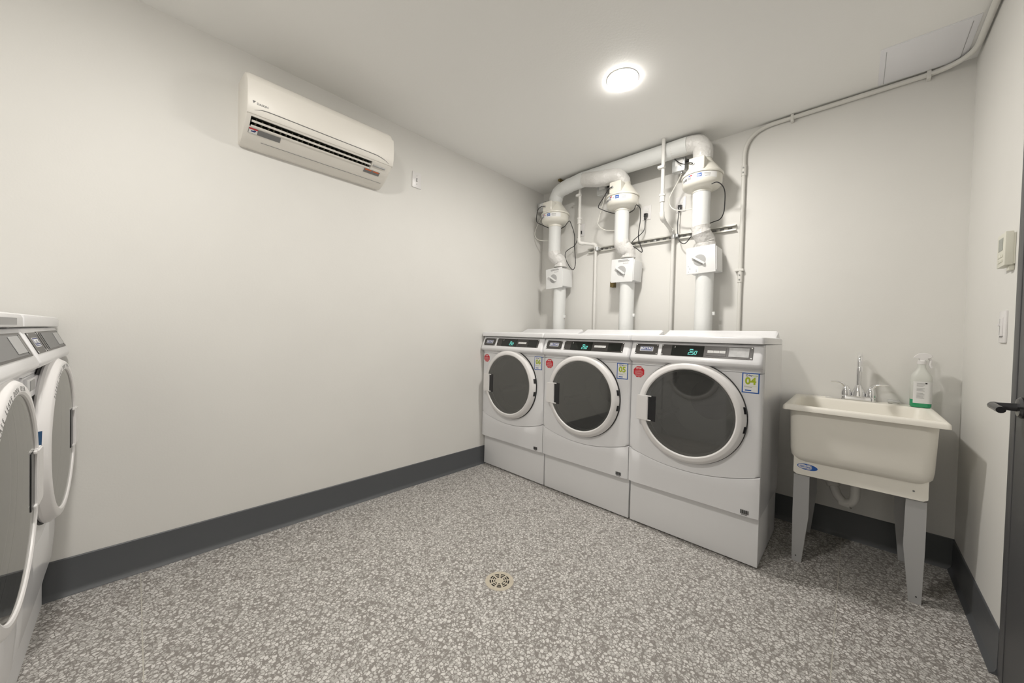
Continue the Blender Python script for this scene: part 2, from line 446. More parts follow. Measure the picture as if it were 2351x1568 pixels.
def machine(name, loc, rotz, label, cat, group, washer=False, number=None, card='black', ajar=0.0):
    """origin on the floor below the front face; local -y points to the user"""
    t = empty(name, loc, label, cat, group, rotz)
    hx = MW / 2; cz = 0.747; zb = 0.258 if not washer else 0.17
    dep = 0.57 if not washer else 0.62
    # cabinet: open box behind the front panel
    bm = bmesh.new()
    z0 = zb + 0.004; z1 = 1.130; th = 0.012
    box(bm, -hx, -hx + th, 0.022, dep, z0, z1); box(bm, hx - th, hx, 0.022, dep, z0, z1)
    box(bm, -hx + th, hx - th, dep - th, dep, z0, z1); box(bm, -hx + th, hx - th, 0.03, dep - th, z0, z0 + th); box(bm, -hx + th, hx - th, 0.03, dep - th, z1 - th, z1)
    finish('cabinet', bm, 'enamel', t)
    # front panel with its round opening, bottom edge sagging below the door
    bm = bmesh.new(); ztop = 0.988; zend, sag = 0.476, 0.062
    hr = 0.232
    corners = [math.atan2(ztop - cz, hx), math.atan2(ztop - cz, -hx), math.atan2(zend - cz, -hx), math.atan2(zend - cz, hx)]
    angs = sorted([2 * PI * i / 96 - PI for i in range(96)] + corners)
    def lp(rf, y, inset=0.0):
        out = []
        for a in angs:
            r = rf if rf else shape_radius(a, hx - inset, ztop - inset * 0.06, cz, zend + inset * 0.06, sag)
            out.append((r * math.cos(a), y, cz + r * math.sin(a)))
        return out
    loft(bm, [lp(hr, 0.03), lp(hr, 0.0), lp(None, 0.0, 0.022), lp(None, 0.002, 0.011), lp(None, 0.007, 0.004), lp(None, 0.016, 0.001), lp(None, 0.03, 0.001)], False, False)
    finish('front_panel', bm, 'enamel', t, smooth=40)
    # lower panel with the arched top edge
    bm = bmesh.new(); n = 24
    xs = [-hx + 0.001 + (2 * hx - 0.002) * i / n for i in range(n + 1)]
    loops = []
    for x in xs:
        e = min(1.0, (hx - abs(x)) / 0.022); yy = 0.012 * (1 - math.sqrt(max(0.0, 1 - (1 - e) ** 2)))
        zt = slab_arc_z(x, zend, sag) - 0.0018
        if washer:
            loops.append([(x, 0.03, zt), (x, yy + 0.004, zt), (x, yy, zt - 0.006), (x, yy + 0.002, 0.30), (x, yy + 0.010, 0.20), (x, yy + 0.018, zb), (x, 0.05, zb)])
        else:
            loops.append([(x, 0.03, zt), (x, yy + 0.004, zt), (x, yy, zt - 0.006), (x, yy, zb + 0.125), (x, yy, zb + 0.07), (x, yy + 0.002, zb + 0.006), (x, 0.03, zb)])
    loft(bm, loops)
    finish('lower_panel', bm, 'enamel', t)
    # foot: pedestal below a dryer, recessed plinth below a washer
    if not washer:
        bm = bmesh.new()
        box(bm, -hx + 0.004, hx - 0.004, 0.038, dep - 0.01, 0.008, zb + 0.006, 0.003)
        finish('pedestal', bm, 'enamel_plain', t)
        for sx in (-1, 1):
            for y in (0.09, dep - 0.06):
                finish('foot', lathe(bmesh.new(), [(0.02, 0), (0.02, 0.006), (0.01, 0.012)], (sx * (hx - 0.05), y, 0), n=16), 'black_rubber', t)
    else:
        loops = [[(x, 0.018, zb + 0.006), (x, 0.036, 0.085), (x, 0.036, 0.0), (x, dep, 0.0), (x, dep, zb + 0.006)] for x in (-hx + 0.003, hx - 0.003)]
        bm = bmesh.new(); loft(bm, loops)
        finish('plinth', bm, 'enamel_plain', t)
    # control housing
    bm = bmesh.new()
    prof = [(0.03, 1.129), (0.008, 1.129), (0.004, 1.126), (-0.028, 1.047), (-0.033, 1.034), (-0.033, 1.026), (-0.027, 1.016), (-0.012, 1.009), (-0.003, 1.006), (0.0, 1.000), (0.0, 0.989), (0.03, 0.989)]
    ins = [(0.020, 0.012), (0.010, 0.005), (0.003, 0.001), (0.0, 0.0)]
    secs = []
    for off, push in ins[:]:
        secs.append((-hx + 0.0015 + (0.0 if off == 0.020 else 0), off))
    loops = []
    xsr = [(-hx + 0.001, 0.020), (-hx + 0.003, 0.010), (-hx + 0.009, 0.003), (-hx + 0.02, 0.0), (hx - 0.02, 0.0), (hx - 0.009, 0.003), (hx - 0.003, 0.010), (hx - 0.001, 0.020)]
    for x, back in xsr:
        loops.append([(x, min(0.03, y + back), z) for y, z in prof])
    loft(bm, loops)
    finish('control_housing', bm, 'enamel', t)
    es = Vector((0, 0.032, 0.079)).normalized()       # up the slope
    en = Vector((1, 0, 0)).cross(es)                   # outwards
    def SM(x, z, h=0.0):                               # frame on the slope at local x and height z
        k = (z - 1.047) / 0.079
        return frame(Vector((x, -0.028 + 0.032 * k, z)) + en * h, (1, 0, 0), es)
    def plate(nm, x0, x1, z0, z1, m, par, h0=0.0, h=0.002, bev=0.0008, lab=None):
        k = 0.0852 / 0.079
        b2 = B(x0 - (x0 + x1) / 2, x1 - (x0 + x1) / 2, -(z1 - z0) / 2 * k, (z1 - z0) / 2 * k, 0, h, bev, 1)
        return finish(nm, b2, m, par, SM((x0 + x1) / 2, (z0 + z1) / 2, h0), label=lab)
    o = -0.343
    lp_ = plate('logo_plate', o + 0.034, o + 0.171, 1.055, 1.115, 'plate_dark', t, lab='dark maker plate with a silver badge')
    for sx in (0.040, 0.165):
        for sz in (1.060, 1.110):
            finish('screw', lathe(bmesh.new(), [(0.0035, 0), (0.0035, 0.001), (0.002, 0.0016)], n=12), 'chrome', lp_, SM(o + sx, sz, 0.002))
    bd = plate('badge', o + 0.063, o + 0.142, 1.073, 1.100, 'label_light', lp_, 0.002, 0.0008)
    plate('badge_field', o + 0.066, o + 0.139, 1.0755, 1.0985, 'label_navy', lp_, 0.0028, 0.0003, 0)
    plate('badge_line', o + 0.066, o + 0.139, 1.078, 1.0795, 'label_light', lp_, 0.0030, 0.0003, 0)
    finish('lettering', text_bm('MAYTAG', 0.0185, SM(o + 0.1025, 1.0885, 0.0034), bold=0.0004, sx=0.92), 'label_white', lp_, smooth=0)
    dp = plate('display_plate', o + 0.191, o + 0.640, 1.055, 1.117, 'plate_dark', t, lab='long dark control plate')
    for sx in (0.197, 0.634):
        for sz in (1.060, 1.112):
            finish('screw', lathe(bmesh.new(), [(0.0035, 0), (0.0035, 0.001), (0.002, 0.0016)], n=12), 'chrome', dp, SM(o + sx, sz, 0.002))
    if not washer:
        plate('screen', o + 0.247, o + 0.416, 1.057, 1.113, 'screen_black', dp, 0.002, 0.0012, 0.0005)
        bm = bmesh.new(); M = SM(o + 0.338, 1.066, 0.0034)
        for i, ch in enumerate('250'): seven_seg(bm, ch, i * 0.0155, 0.0095, 0.020, 0.0022, M)
        merge(bm, (lambda b2: (bmesh.ops.transform(b2, matrix=M, verts=b2.verts), b2)[1])(B(0.0115, 0.0135, -0.001, 0.001, 0, 0.0004)))
        merge(bm, (lambda b2: (bmesh.ops.transform(b2, matrix=M, verts=b2.verts), b2)[1])(B(0.006, 0.024, 0.027, 0.031, 0, 0.0004)))
        finish('digits', bm, 'digit_teal', dp, smooth=0, label='glowing teal price digits 2.50')
        plate('indicator', o + 0.263, o + 0.2655, 1.098, 1.108, 'label_white', dp, 0.0034, 0.0004, 0)
        plate('button_pad', o + 0.430, o + 0.522, 1.064, 1.108, 'plate_dark', dp, 0.002, 0.0012, 0.0005)
        for k in range(3):
            plate('button_label', o + 0.434 + k * 0.0285, o + 0.461 + k * 0.0285, 1.079, 1.092, 'label_light', dp, 0.0032, 0.0004, 0)
            for q in range(2):
                plate('button_print', o + 0.437 + k * 0.0285, o + 0.458 + k * 0.0285, 1.0825 + q * 0.004, 1.0838 + q * 0.004, 'label_midgrey', dp, 0.0036, 0.0002, 0)
        cm_ = {'black': 'screen_black', 'mirror': 'mirror_plate'}[card]
        plate('card_plate', o + 0.534, o + 0.624, 1.063, 1.110, cm_, dp, 0.002, 0.002, 0.0008)
    else:
        plate('screen', o + 0.222, o + 0.46, 1.060, 1.112, 'screen_black', dp, 0.002, 0.0008, 0.0005)
        plate('screen_window', o + 0.245, o + 0.60, 1.060, 1.112, 'label_grey', dp, 0.0028, 0.0012, 0.0005)
        plate('card_plate', o + 0.47, o + 0.575, 1.066, 1.108, 'label_midgrey', dp, 0.0040, 0.002, 0.0008)
        plate('slot', o + 0.585, o + 0.605, 1.062, 1.110, 'screen_black', dp, 0.0040, 0.001, 0)
    # top: slab with a lid rising to the back
    bm = bmesh.new()
    fr_ = -0.0045 if washer else -0.018
    sc = (dep + 0.006 + fr_) / 2; sh = (dep + 0.006 - fr_) / 2
    loops = [rrect(0, sc, hx - 0.004, sh - 0.003, 0.010, 1.1325), rrect(0, sc, hx, sh, 0.012, 1.135),
             rrect(0, sc, hx, sh, 0.014, 1.158), rrect(0, sc, hx - 0.003, sh - 0.003, 0.014, 1.166), rrect(0, sc, hx - 0.012, sh - 0.012, 0.014, 1.170)]
    loft(bm, loops)
    finish('top', bm, 'enamel', t)
    bm = bmesh.new()
    def lid(zf, zr, ins_):
        out = []
        for x, y, z in rrect(0, dep - 0.062, hx - 0.008 - ins_, 0.058 - ins_ * 0.4, 0.010, 0):
            k = (y - dep + 0.115) / 0.075
            out.append((x, y, zf + (zr - zf) * max(0.0, min(1.0, k))))
        return out
    loft(bm, [lid(1.165, 1.165, 0.004), lid(1.169, 1.186, 0.006), lid(1.170, 1.204, 0.010), lid(1.171, 1.213, 0.020)])
    finish('lid', bm, 'enamel', t)
    # porthole door
    hs = 1 if washer else -1                           # side of the handle
    dY = -0.002
    dtilt = math.radians(ajar)
    def D(nm, b2, m, par, lab=None, smooth=40):
        if dtilt:
            b2.transform(Matrix.Translation(Vector((-0.278, 0, 0))) @ Matrix.Rotation(-dtilt, 4, 'Z') @ Matrix.Translation(Vector((0.278, 0, 0))))
        return finish(nm, b2, m, par, None, smooth, lab)
    c = (0, 0, cz)
    ring = lathe(bmesh.new(), [(0.226, 0.02), (0.277, -0.006), (0.2805, -0.012), (0.2795, -0.019), (0.2655, -0.0375), (0.2600, -0.0408), (0.2440, -0.0428), (0.2385, -0.0405), (0.2350, -0.034), (0.226, -0.034)], c, 'y', 96, False, False)
    dr = D('door', ring, 'white_plastic', t, 'round white door with dark glass', 24)
    gk = lathe(bmesh.new(), [(0.2835, -0.0006), (0.2835, -0.004), (0.270, -0.004)], c, 'y', 96, False, False)
    D('door_gap', gk, 'seam_dark', dr)
    gl = lathe(bmesh.new(), [(0.2365, -0.0345), (0.2365, -0.0375), (0.001, -0.0375)], c, 'y', 72, False, False)
    D('glass', gl, 'door_glass', dr)
    # handle block and dark grip
    s = hs
    hb = bmesh.new()
    poly = [(-0.280, cz - 0.066), (-0.274, cz - 0.073), (-0.211, cz - 0.075), (-0.211, cz + 0.075), (-0.274, cz + 0.073), (-0.280, cz + 0.066)]
    poly = [(-s * -p[0] if s < 0 else -p[0], p[1] - 0.008) for p in poly]
    if s < 0: poly = [(p[0] if p[0] < 0 else -p[0], p[1]) for p in poly]
    prism(hb, poly, 'y', -0.026, -0.046)
    bmesh.ops.bevel(hb, geom=hb.edges[:], offset=0.003, segments=2, affect='EDGES')
    for q in (-1, 1):
        zz_ = cz - 0.008 + q * 0.071
        box(hb, min(s * 0.212, s * 0.192), max(s * 0.212, s * 0.192), -0.0440, -0.0380, zz_ - 0.0035, zz_ + 0.0035, 0.0015)
    D('handle', hb, 'white_plastic', dr)
    gx0, gx1 = (-0.2105, -0.167) if s < 0 else (0.167, 0.2105)
    D('grip_recess', B(gx0, gx1, -0.0370, -0.0392, cz - 0.082, cz + 0.066, 0.0008, 1), 'black_plastic', dr)
    for dz in (((0.070, 0.036), (-0.028, -0.062)) if not washer else ((0.075, -0.080),)):
        b2 = bmesh.new(); 
        rr = 0.2795
        pts = []
        a0, a1 = math.asin(dz[0] / rr), math.asin(dz[1] / rr)
        lo = []
        for k in range(5):
            a = a0 + (a1 - a0) * k / 4
            q = [( -s * (rr - 0.006) * math.cos(a), -0.0275, cz + rr * math.sin(a)), (-s * (rr + 0.003) * math.cos(a), -0.020, cz + rr * math.sin(a)), (-s * (rr + 0.003) * math.cos(a), -0.006, cz + rr * math.sin(a)), (-s * (rr - 0.006) * math.cos(a), -0.006, cz + rr * math.sin(a))]
            lo.append(q)
        loft(b2, lo)
        D('hinge_slot', b2, 'black_plastic' if not washer else 'blue_inside', dr)
    # drum behind the glass
    bm = lathe(bmesh.new(), [(0.228, 0.0), (0.205, 0.06), (0.212, 0.08), (0.25, 0.10), (0.25, 0.44), (0.23, 0.455), (0.001, 0.46)], c, 'y', 64, False, False)
    dm = finish('drum', bm, 'drum_metal', t, smooth=40)
    bm = lathe(bmesh.new(), [(0.13, 0.452), (0.13, 0.45), (0.001, 0.449)], (0, 0, cz + 0.02), 'y', 40, False, False)
    finish('drum_back', bm, 'drum_dark', dm)
    for k in range(3):
        a = math.radians(200 + 120 * k)
        u = Vector((math.cos(a), 0, math.sin(a))); v = Vector((-math.sin(a), 0, math.cos(a))); C0 = Vector(c)
        lo = []
        for y in (0.12, 0.42):
            lo.append([tuple(C0 + u * 0.249 + v * w_ + Vector((0, y, 0))) for w_ in (-0.03,)] + [tuple(C0 + u * 0.20 + v * w_ + Vector((0, y, 0))) for w_ in (-0.008, 0.008)] + [tuple(C0 + u * 0.249 + v * 0.03 + Vector((0, y, 0)))])
        b2 = bmesh.new(); loft(b2, lo)
        finish('drum_vane', b2, 'drum_metal', dm)
    # stickers
    FM = lambda x, z, h=0.0: frame((x, -0.0004 - h, z), (1, 0, 0), (0, 0, 1))
    def flat(nm, x0, x1, z0, z1, m, par, h=0.0, lab=None):
        return finish(nm, B(-(x1 - x0) / 2, (x1 - x0) / 2, -(z1 - z0) / 2, (z1 - z0) / 2, 0, 0.0004), m, par, FM((x0 + x1) / 2, (z0 + z1) / 2, h), 0, lab)
    if not washer:
        bm = bmesh.new()
        prism(bm, [(0.033 / math.cos(PI / 8) * math.cos(PI / 8 + k * PI / 4), 0.033 / math.cos(PI / 8) * math.sin(PI / 8 + k * PI / 4)) for k in range(8)], 'z', 0, 0.0006)
        st = finish('stop_sticker', bm, 'label_red', t, FM(o + 0.053, 0.944), 0, 'red octagonal STOP sticker')
        finish('lettering', text_bm('STOP', 0.0145, FM(o + 0.053, 0.966, 0.0008), bold=0.0003), 'label_white', st, smooth=0)
        bm = bmesh.new()
        for k, wd in enumerate((0.032, 0.046, 0.050, 0.048, 0.050, 0.044, 0.040, 0.012)):
            merge(bm, B(o + 0.053 - wd / 2, o + 0.053 + wd / 2, -0.0016, -0.0012, 0.9530 - k * 0.0058, 0.9542 - k * 0.0058))
        finish('small_print', bm, 'label_light', st, smooth=0)
        sx0, sx1, sz0, sz1 = o + 0.594, o + 0.668, 0.888, 0.989
        nb = flat('number_sticker', sx0, sx1, sz0, sz1, 'label_blue', t, 0, 'blue bordered sticker with the lime number ' + number)
        flat('paper', sx0 + 0.005, sx1 - 0.005, sz0 + 0.005, sz1 - 0.005, 'label_white', nb, 0.0004)
        finish('number', text_bm(number, 0.048, FM((sx0 + sx1) / 2, 0.947, 0.0010), bold=0.0017, sx=0.98), 'label_lime', nb, smooth=0)
        finish('lettering', text_bm('Pay', 0.010, FM(sx0 + 0.036, 0.976, 0.0010), bold=0.0003), 'label_navy', nb, smooth=0)
        finish('lettering', text_bm('Range', 0.010, FM(sx0 + 0.055, 0.976, 0.0010)), 'label_lime', nb, smooth=0)
        bm = lathe(bmesh.new(), [(0.0035, 0), (0.0055, 0), (0.0055, 0.0004), (0.0035, 0.0004)], n=16, cap0=False, cap1=False)
        finish('emblem', bm, 'label_navy', nb, FM(sx0 + 0.0215, 0.976, 0.0009), 0)
        flat('rule', sx0 + 0.010, sx1 - 0.010, 0.9215, 0.9225, 'label_lime', nb, 0.0008)
        flat('small_print', sx0 + 0.010, sx0 + 0.044, 0.9165, 0.9178, 'label_grey', nb, 0.0008)
        flat('button_mark', sx0 + 0.014, sx0 + 0.041, 0.8985, 0.9045, 'label_blue', nb, 0.0008)
        bm = bmesh.new(); x = o + 0.607
        for wd in (2, 1, 1, 3, 1, 2, 1, 1, 3, 1, 2):
            merge(bm, B(x, x + wd * 0.0012, -0.0014, -0.0008, 0.276, 0.296)); x += wd * 0.0012 + 0.0014
        for k in range(6): merge(bm, B(o + 0.611 + k * 0.0045, o + 0.614 + k * 0.0045, -0.0014, -0.0008, 0.2705, 0.2735))
        finish('barcode', bm, 'print_black', t, smooth=0)
    else:
        # soap drawer with its dark finger notch
        dw = finish('soap_drawer', B(o + 0.025, o + 0.235, -0.008, 0.004, 0.925, 0.982, 0.004), 'enamel', t, label='soap drawer front')
        finish('drawer_notch', B(o + 0.055, o + 0.125, -0.0095, -0.006, 0.945, 0.975, 0.002), 'label_midgrey', dw)
        # curved notice along the upper door rim
        txt = 'PLEASE LEAVE DOOR OPEN'
        bm = bmesh.new(); rr = 0.2505
        for i, ch in enumerate(txt):
            if ch == ' ': continue
            a = math.radians(139 - i * 2.9)
            rad = Vector((math.cos(a), 0, math.sin(a))); tan = Vector((math.sin(a), 0, -math.cos(a)))
            merge(bm, text_bm(ch, 0.0165, frame(Vector((0, -0.0424, cz)) + rad * rr, tan, rad + Vector((0, 0.125, 0))), 0.0001, sx=0.75))
        D('lettering', bm, 'label_grey', dr, smooth=0)
    return t

X0 = 0.006
nums = (('06', 'black', 'front loading dryer with number sticker 06, against the long wall'), ('05', 'black', 'front loading dryer with number sticker 05, in the middle of the row'), ('04', 'mirror', 'front loading dryer with number sticker 04, beside the laundry sink'))
for i, (nn, cd, lb) in enumerate(nums):
    machine('clothes_dryer', (X0 + 0.343 + i * 0.686, -0.790, 0), 0.0, lb, 'dryer', 'dryers in a row', False, nn, cd)
machine('washing_machine', (0.365, -3.135, 0), PI, 'white front loading washer in the corner, its door slightly ajar', 'washer', 'washers opposite the dryers', True, ajar=1.5)
w2 = machine('washing_machine', (1.055, -3.135, 0), PI, 'white front loading washer cut by the left edge, grey label on its top', 'washer', 'washers opposite the dryers', True)
finish('top_label', B(0.080, 0.253, -0.0052, -0.0030, 1.139, 1.157), 'label_midgrey', w2, smooth=0, label='grey printed label strip')

# ================================================================ AIR CONDITIONER
ac = empty('air_conditioner', (0, -2.16, 2.10), 'cream split air conditioner high on the left wall', 'air conditioner')
AM = Matrix.Translation(Vector((0, 2.16, -2.10)))
Pn = [(0.0, 2.432), (0.10, 2.432), (0.150, 2.424), (0.180, 2.404), (0.196, 2.375), (0.202, 2.345), (0.205, 2.300), (0.203, 2.250), (0.197, 2.214), (0.190, 2.205),
      (0.183, 2.199), None, None, (0.143, 2.166), (0.125, 2.1543), (0.080, 2.125), (0.035, 2.108), (0.0, 2.105)]
bS, bE = Vector(Pn[10]), Vector(Pn[13])
def ac_loop(y, notch, k=1.0, sh=0.0):
    out = []
    for i, p in enumerate(Pn):
        if i in (11, 12):
            p = ((0.120, 2.222) if i == 11 else (0.080, 2.180)) if notch else tuple(bS.lerp(bE, 0.33 if i == 11 else 0.66))
        x, z = p
        out.append((x * k, y, 2.265 + (z - 2.265) * (1 - sh)))
    return out
ya, yb, va, vb = -2.548, -1.772, -2.522, -1.905
bm = bmesh.new()
loft(bm, [ac_loop(ya, 0, 0.90, 0.06), ac_loop(ya + 0.004, 0, 0.96, 0.02), ac_loop(ya + 0.014, 0, 0.995, 0.003), ac_loop(va - 0.002, 0), ac_loop(va, 1), ac_loop(vb, 1), ac_loop(vb + 0.002, 0), ac_loop(yb - 0.03, 0), ac_loop(yb - 0.014, 0, 0.99, 0.004), ac_loop(yb - 0.004, 0, 0.95, 0.03), ac_loop(yb, 0, 0.88, 0.09)])
finish('casing', bm, 'cream_plastic', ac, AM, smooth=30)
# front panel
pp = [(0.1975, 2.372), (0.2035, 2.345), (0.2065, 2.300), (0.2045, 2.250), (0.1985, 2.213), (0.192, 2.207)]
bm = bmesh.new(); lo = []
for y, ins_ in ((ya + 0.004, 0.004), (ya + 0.009, 0.0005), (yb - 0.009, 0.0005), (yb - 0.004, 0.004)):
    lo.append([(x + 0.003 - ins_, y, z) for x, z in pp] + [(x - 0.012, y, z) for x, z in reversed(pp)])
loft(bm, lo)
fp = finish('front_panel', bm, 'cream_plastic', ac, AM)
# smile-shaped groove on the panel
def ac_x(z):
    for (x0, z0), (x1, z1) in zip(pp[:-1], pp[1:]):
        if z1 <= z <= z0: return x0 + (x1 - x0) * (z - z0) / (z1 - z0) + 0.0028
    return pp[-1][0]
gp = [(-2.515, 2.222), (-2.49, 2.232), (-2.46, 2.236), (-2.40, 2.237), (-2.16, 2.237), (-1.92, 2.237), (-1.87, 2.234), (-1.83, 2.224), (-1.808, 2.212)]
pts = [(ac_x(p.z) + 0.0004, p.y, p.z) for p in catmull([(0, y, z) for y, z in gp], 6)]
rad = [0.0004 + 0.0017 * min(1.0, min(i, len(pts) - 1 - i) / 12) for i in range(len(pts))]
finish('panel_groove', tube(bmesh.new(), pts, rad, 8), 'label_grey', fp, AM)
# lower ridge of the panel below the groove
LM = frame((ac_x(2.256) + 0.0003, -2.482, 2.256), (0, 1, 0), (-0.04, 0, 1))
finish('lettering', text_bm('DAIKIN', 0.0145, LM, bold=0.0002), 'label_grey', fp, AM, smooth=0)
bm = bmesh.new(); prism(bm, [(-0.007, 0.0065), (0.007, 0.0065), (-0.003, -0.0065)], 'z', 0, 0.0004)
finish('logo_mark', bm, 'label_grey', fp, AM @ frame((ac_x(2.259) + 0.0003, -2.517, 2.259), (0, 1, 0), (-0.04, 0, 1)), 0)
# outlet: dark lining, vanes, two louvres
bm = bmesh.new()
prism(bm, [(0.177, 2.2005), (0.122, 2.2195), (0.083, 2.1805), (0.140, 2.168), (0.137, 2.1705), (0.089, 2.1820), (0.124, 2.2160), (0.174, 2.1985)], 'y', va + 0.0012, vb - 0.0012)
ol = finish('air_outlet', bm, 'vent_dark', ac, AM)
for k in range(22):
    y = va + 0.025 + k * (vb - va - 0.05) / 21 + random.uniform(-0.004, 0.004)
    b2 = bmesh.new(); prism(b2, [(0.170, 2.1965), (0.128, 2.212), (0.100, 2.186), (0.144, 2.1715)], 'y', y - 0.0012, y + 0.0012)
    finish('vane', b2, 'vane_grey', ac, AM, 0)
def louvre(t0, t1):
    a = bS.lerp(bE, t0); b_ = bS.lerp(bE, t1)
    nrm = Vector((0.64, -0.77)) * 0.003
    poly = [tuple(a + nrm), tuple(b_ + nrm), tuple(b_ - nrm * 0.2), tuple(a - nrm * 0.2)]
    b2 = bmesh.new(); prism(b2, poly, 'y', va + 0.003, vb - 0.003); return b2
finish('louvre', louvre(0.34, 0.52), 'cream_plastic', ac, AM, 0)
finish('louvre', louvre(0.84, 0.98), 'cream_plastic', ac, AM, 0)
# bottom seam
def ac_low(zx, y, d=0.0008): return (zx[0] + d * 0.5, y, zx[1] - d)
finish('bottom_seam', tube(bmesh.new(), [(0.0805, ya + 0.085, 2.1246), (0.0805, yb - 0.03, 2.1246)], 0.0013, 6), 'label_grey', ac, AM)
# labels on the lower face: local frame
sl = (Vector((0.080, 0, 2.125)) - Vector((0.143, 0, 2.166))).normalized()
def low_mat(y, k, h=0.0):
    nrm = Vector((0, 1, 0)).cross(-sl)
    p = Vector((0.143, 0, 2.166)).lerp(Vector((0.080, 0, 2.125)), k); p.y = y
    return frame(p + nrm * h, (0, 1, 0), -sl)
nchk = low_mat(0, 0.5).to_3x3() @ Vector((0, 0, 1))
hs_ = 1.0 if nchk.z < 0 else -1.0
def low_plate(nm, y0, y1, k0, k1, m, h, par):
    Ls = (Vector((0.143, 2.166)) - Vector((0.080, 2.125))).length
    b2 = B(-(y1 - y0) / 2, (y1 - y0) / 2, -(k1 - k0) * Ls / 2, (k1 - k0) * Ls / 2, -0.0006, 0.0006)
    return finish(nm, b2, m, par, AM @ low_mat((y0 + y1) / 2, (k0 + k1) / 2, hs_ * h), 0)
wl = low_plate('warning_label', -2.525, -2.385, 0.10, 0.50, 'label_grey', 0.0012, ac)
low_plate('warning_field', -2.523, -2.487, 0.14, 0.48, 'label_white', 0.0018, wl)
low_plate('warning_stripe', -2.523, -2.487, 0.10, 0.19, 'label_red', 0.0022, wl)
low_plate('hand_mark', -2.514, -2.497, 0.27, 0.36, 'label_navy', 0.0022, wl)
low_plate('hand_mark', -2.503, -2.493, 0.22, 0.30, 'label_navy', 0.0022, wl)
w3 = low_plate('caution_label', -1.935, -1.835, 0.05, 0.42, 'label_grey', 0.0012, ac)
low_plate('caution_stripe', -1.930, -1.890, 0.07, 0.17, 'label_orange', 0.0018, w3)
low_plate('caution_stripe', -1.880, -1.842, 0.07, 0.17, 'label_orange', 0.0018, w3)
finish('indicator_strip', B(0.160, 0.174, -1.895, -1.815, 2.181, 2.189, 0.002), 'label_midgrey', ac, AM @ Matrix.Identity(4))

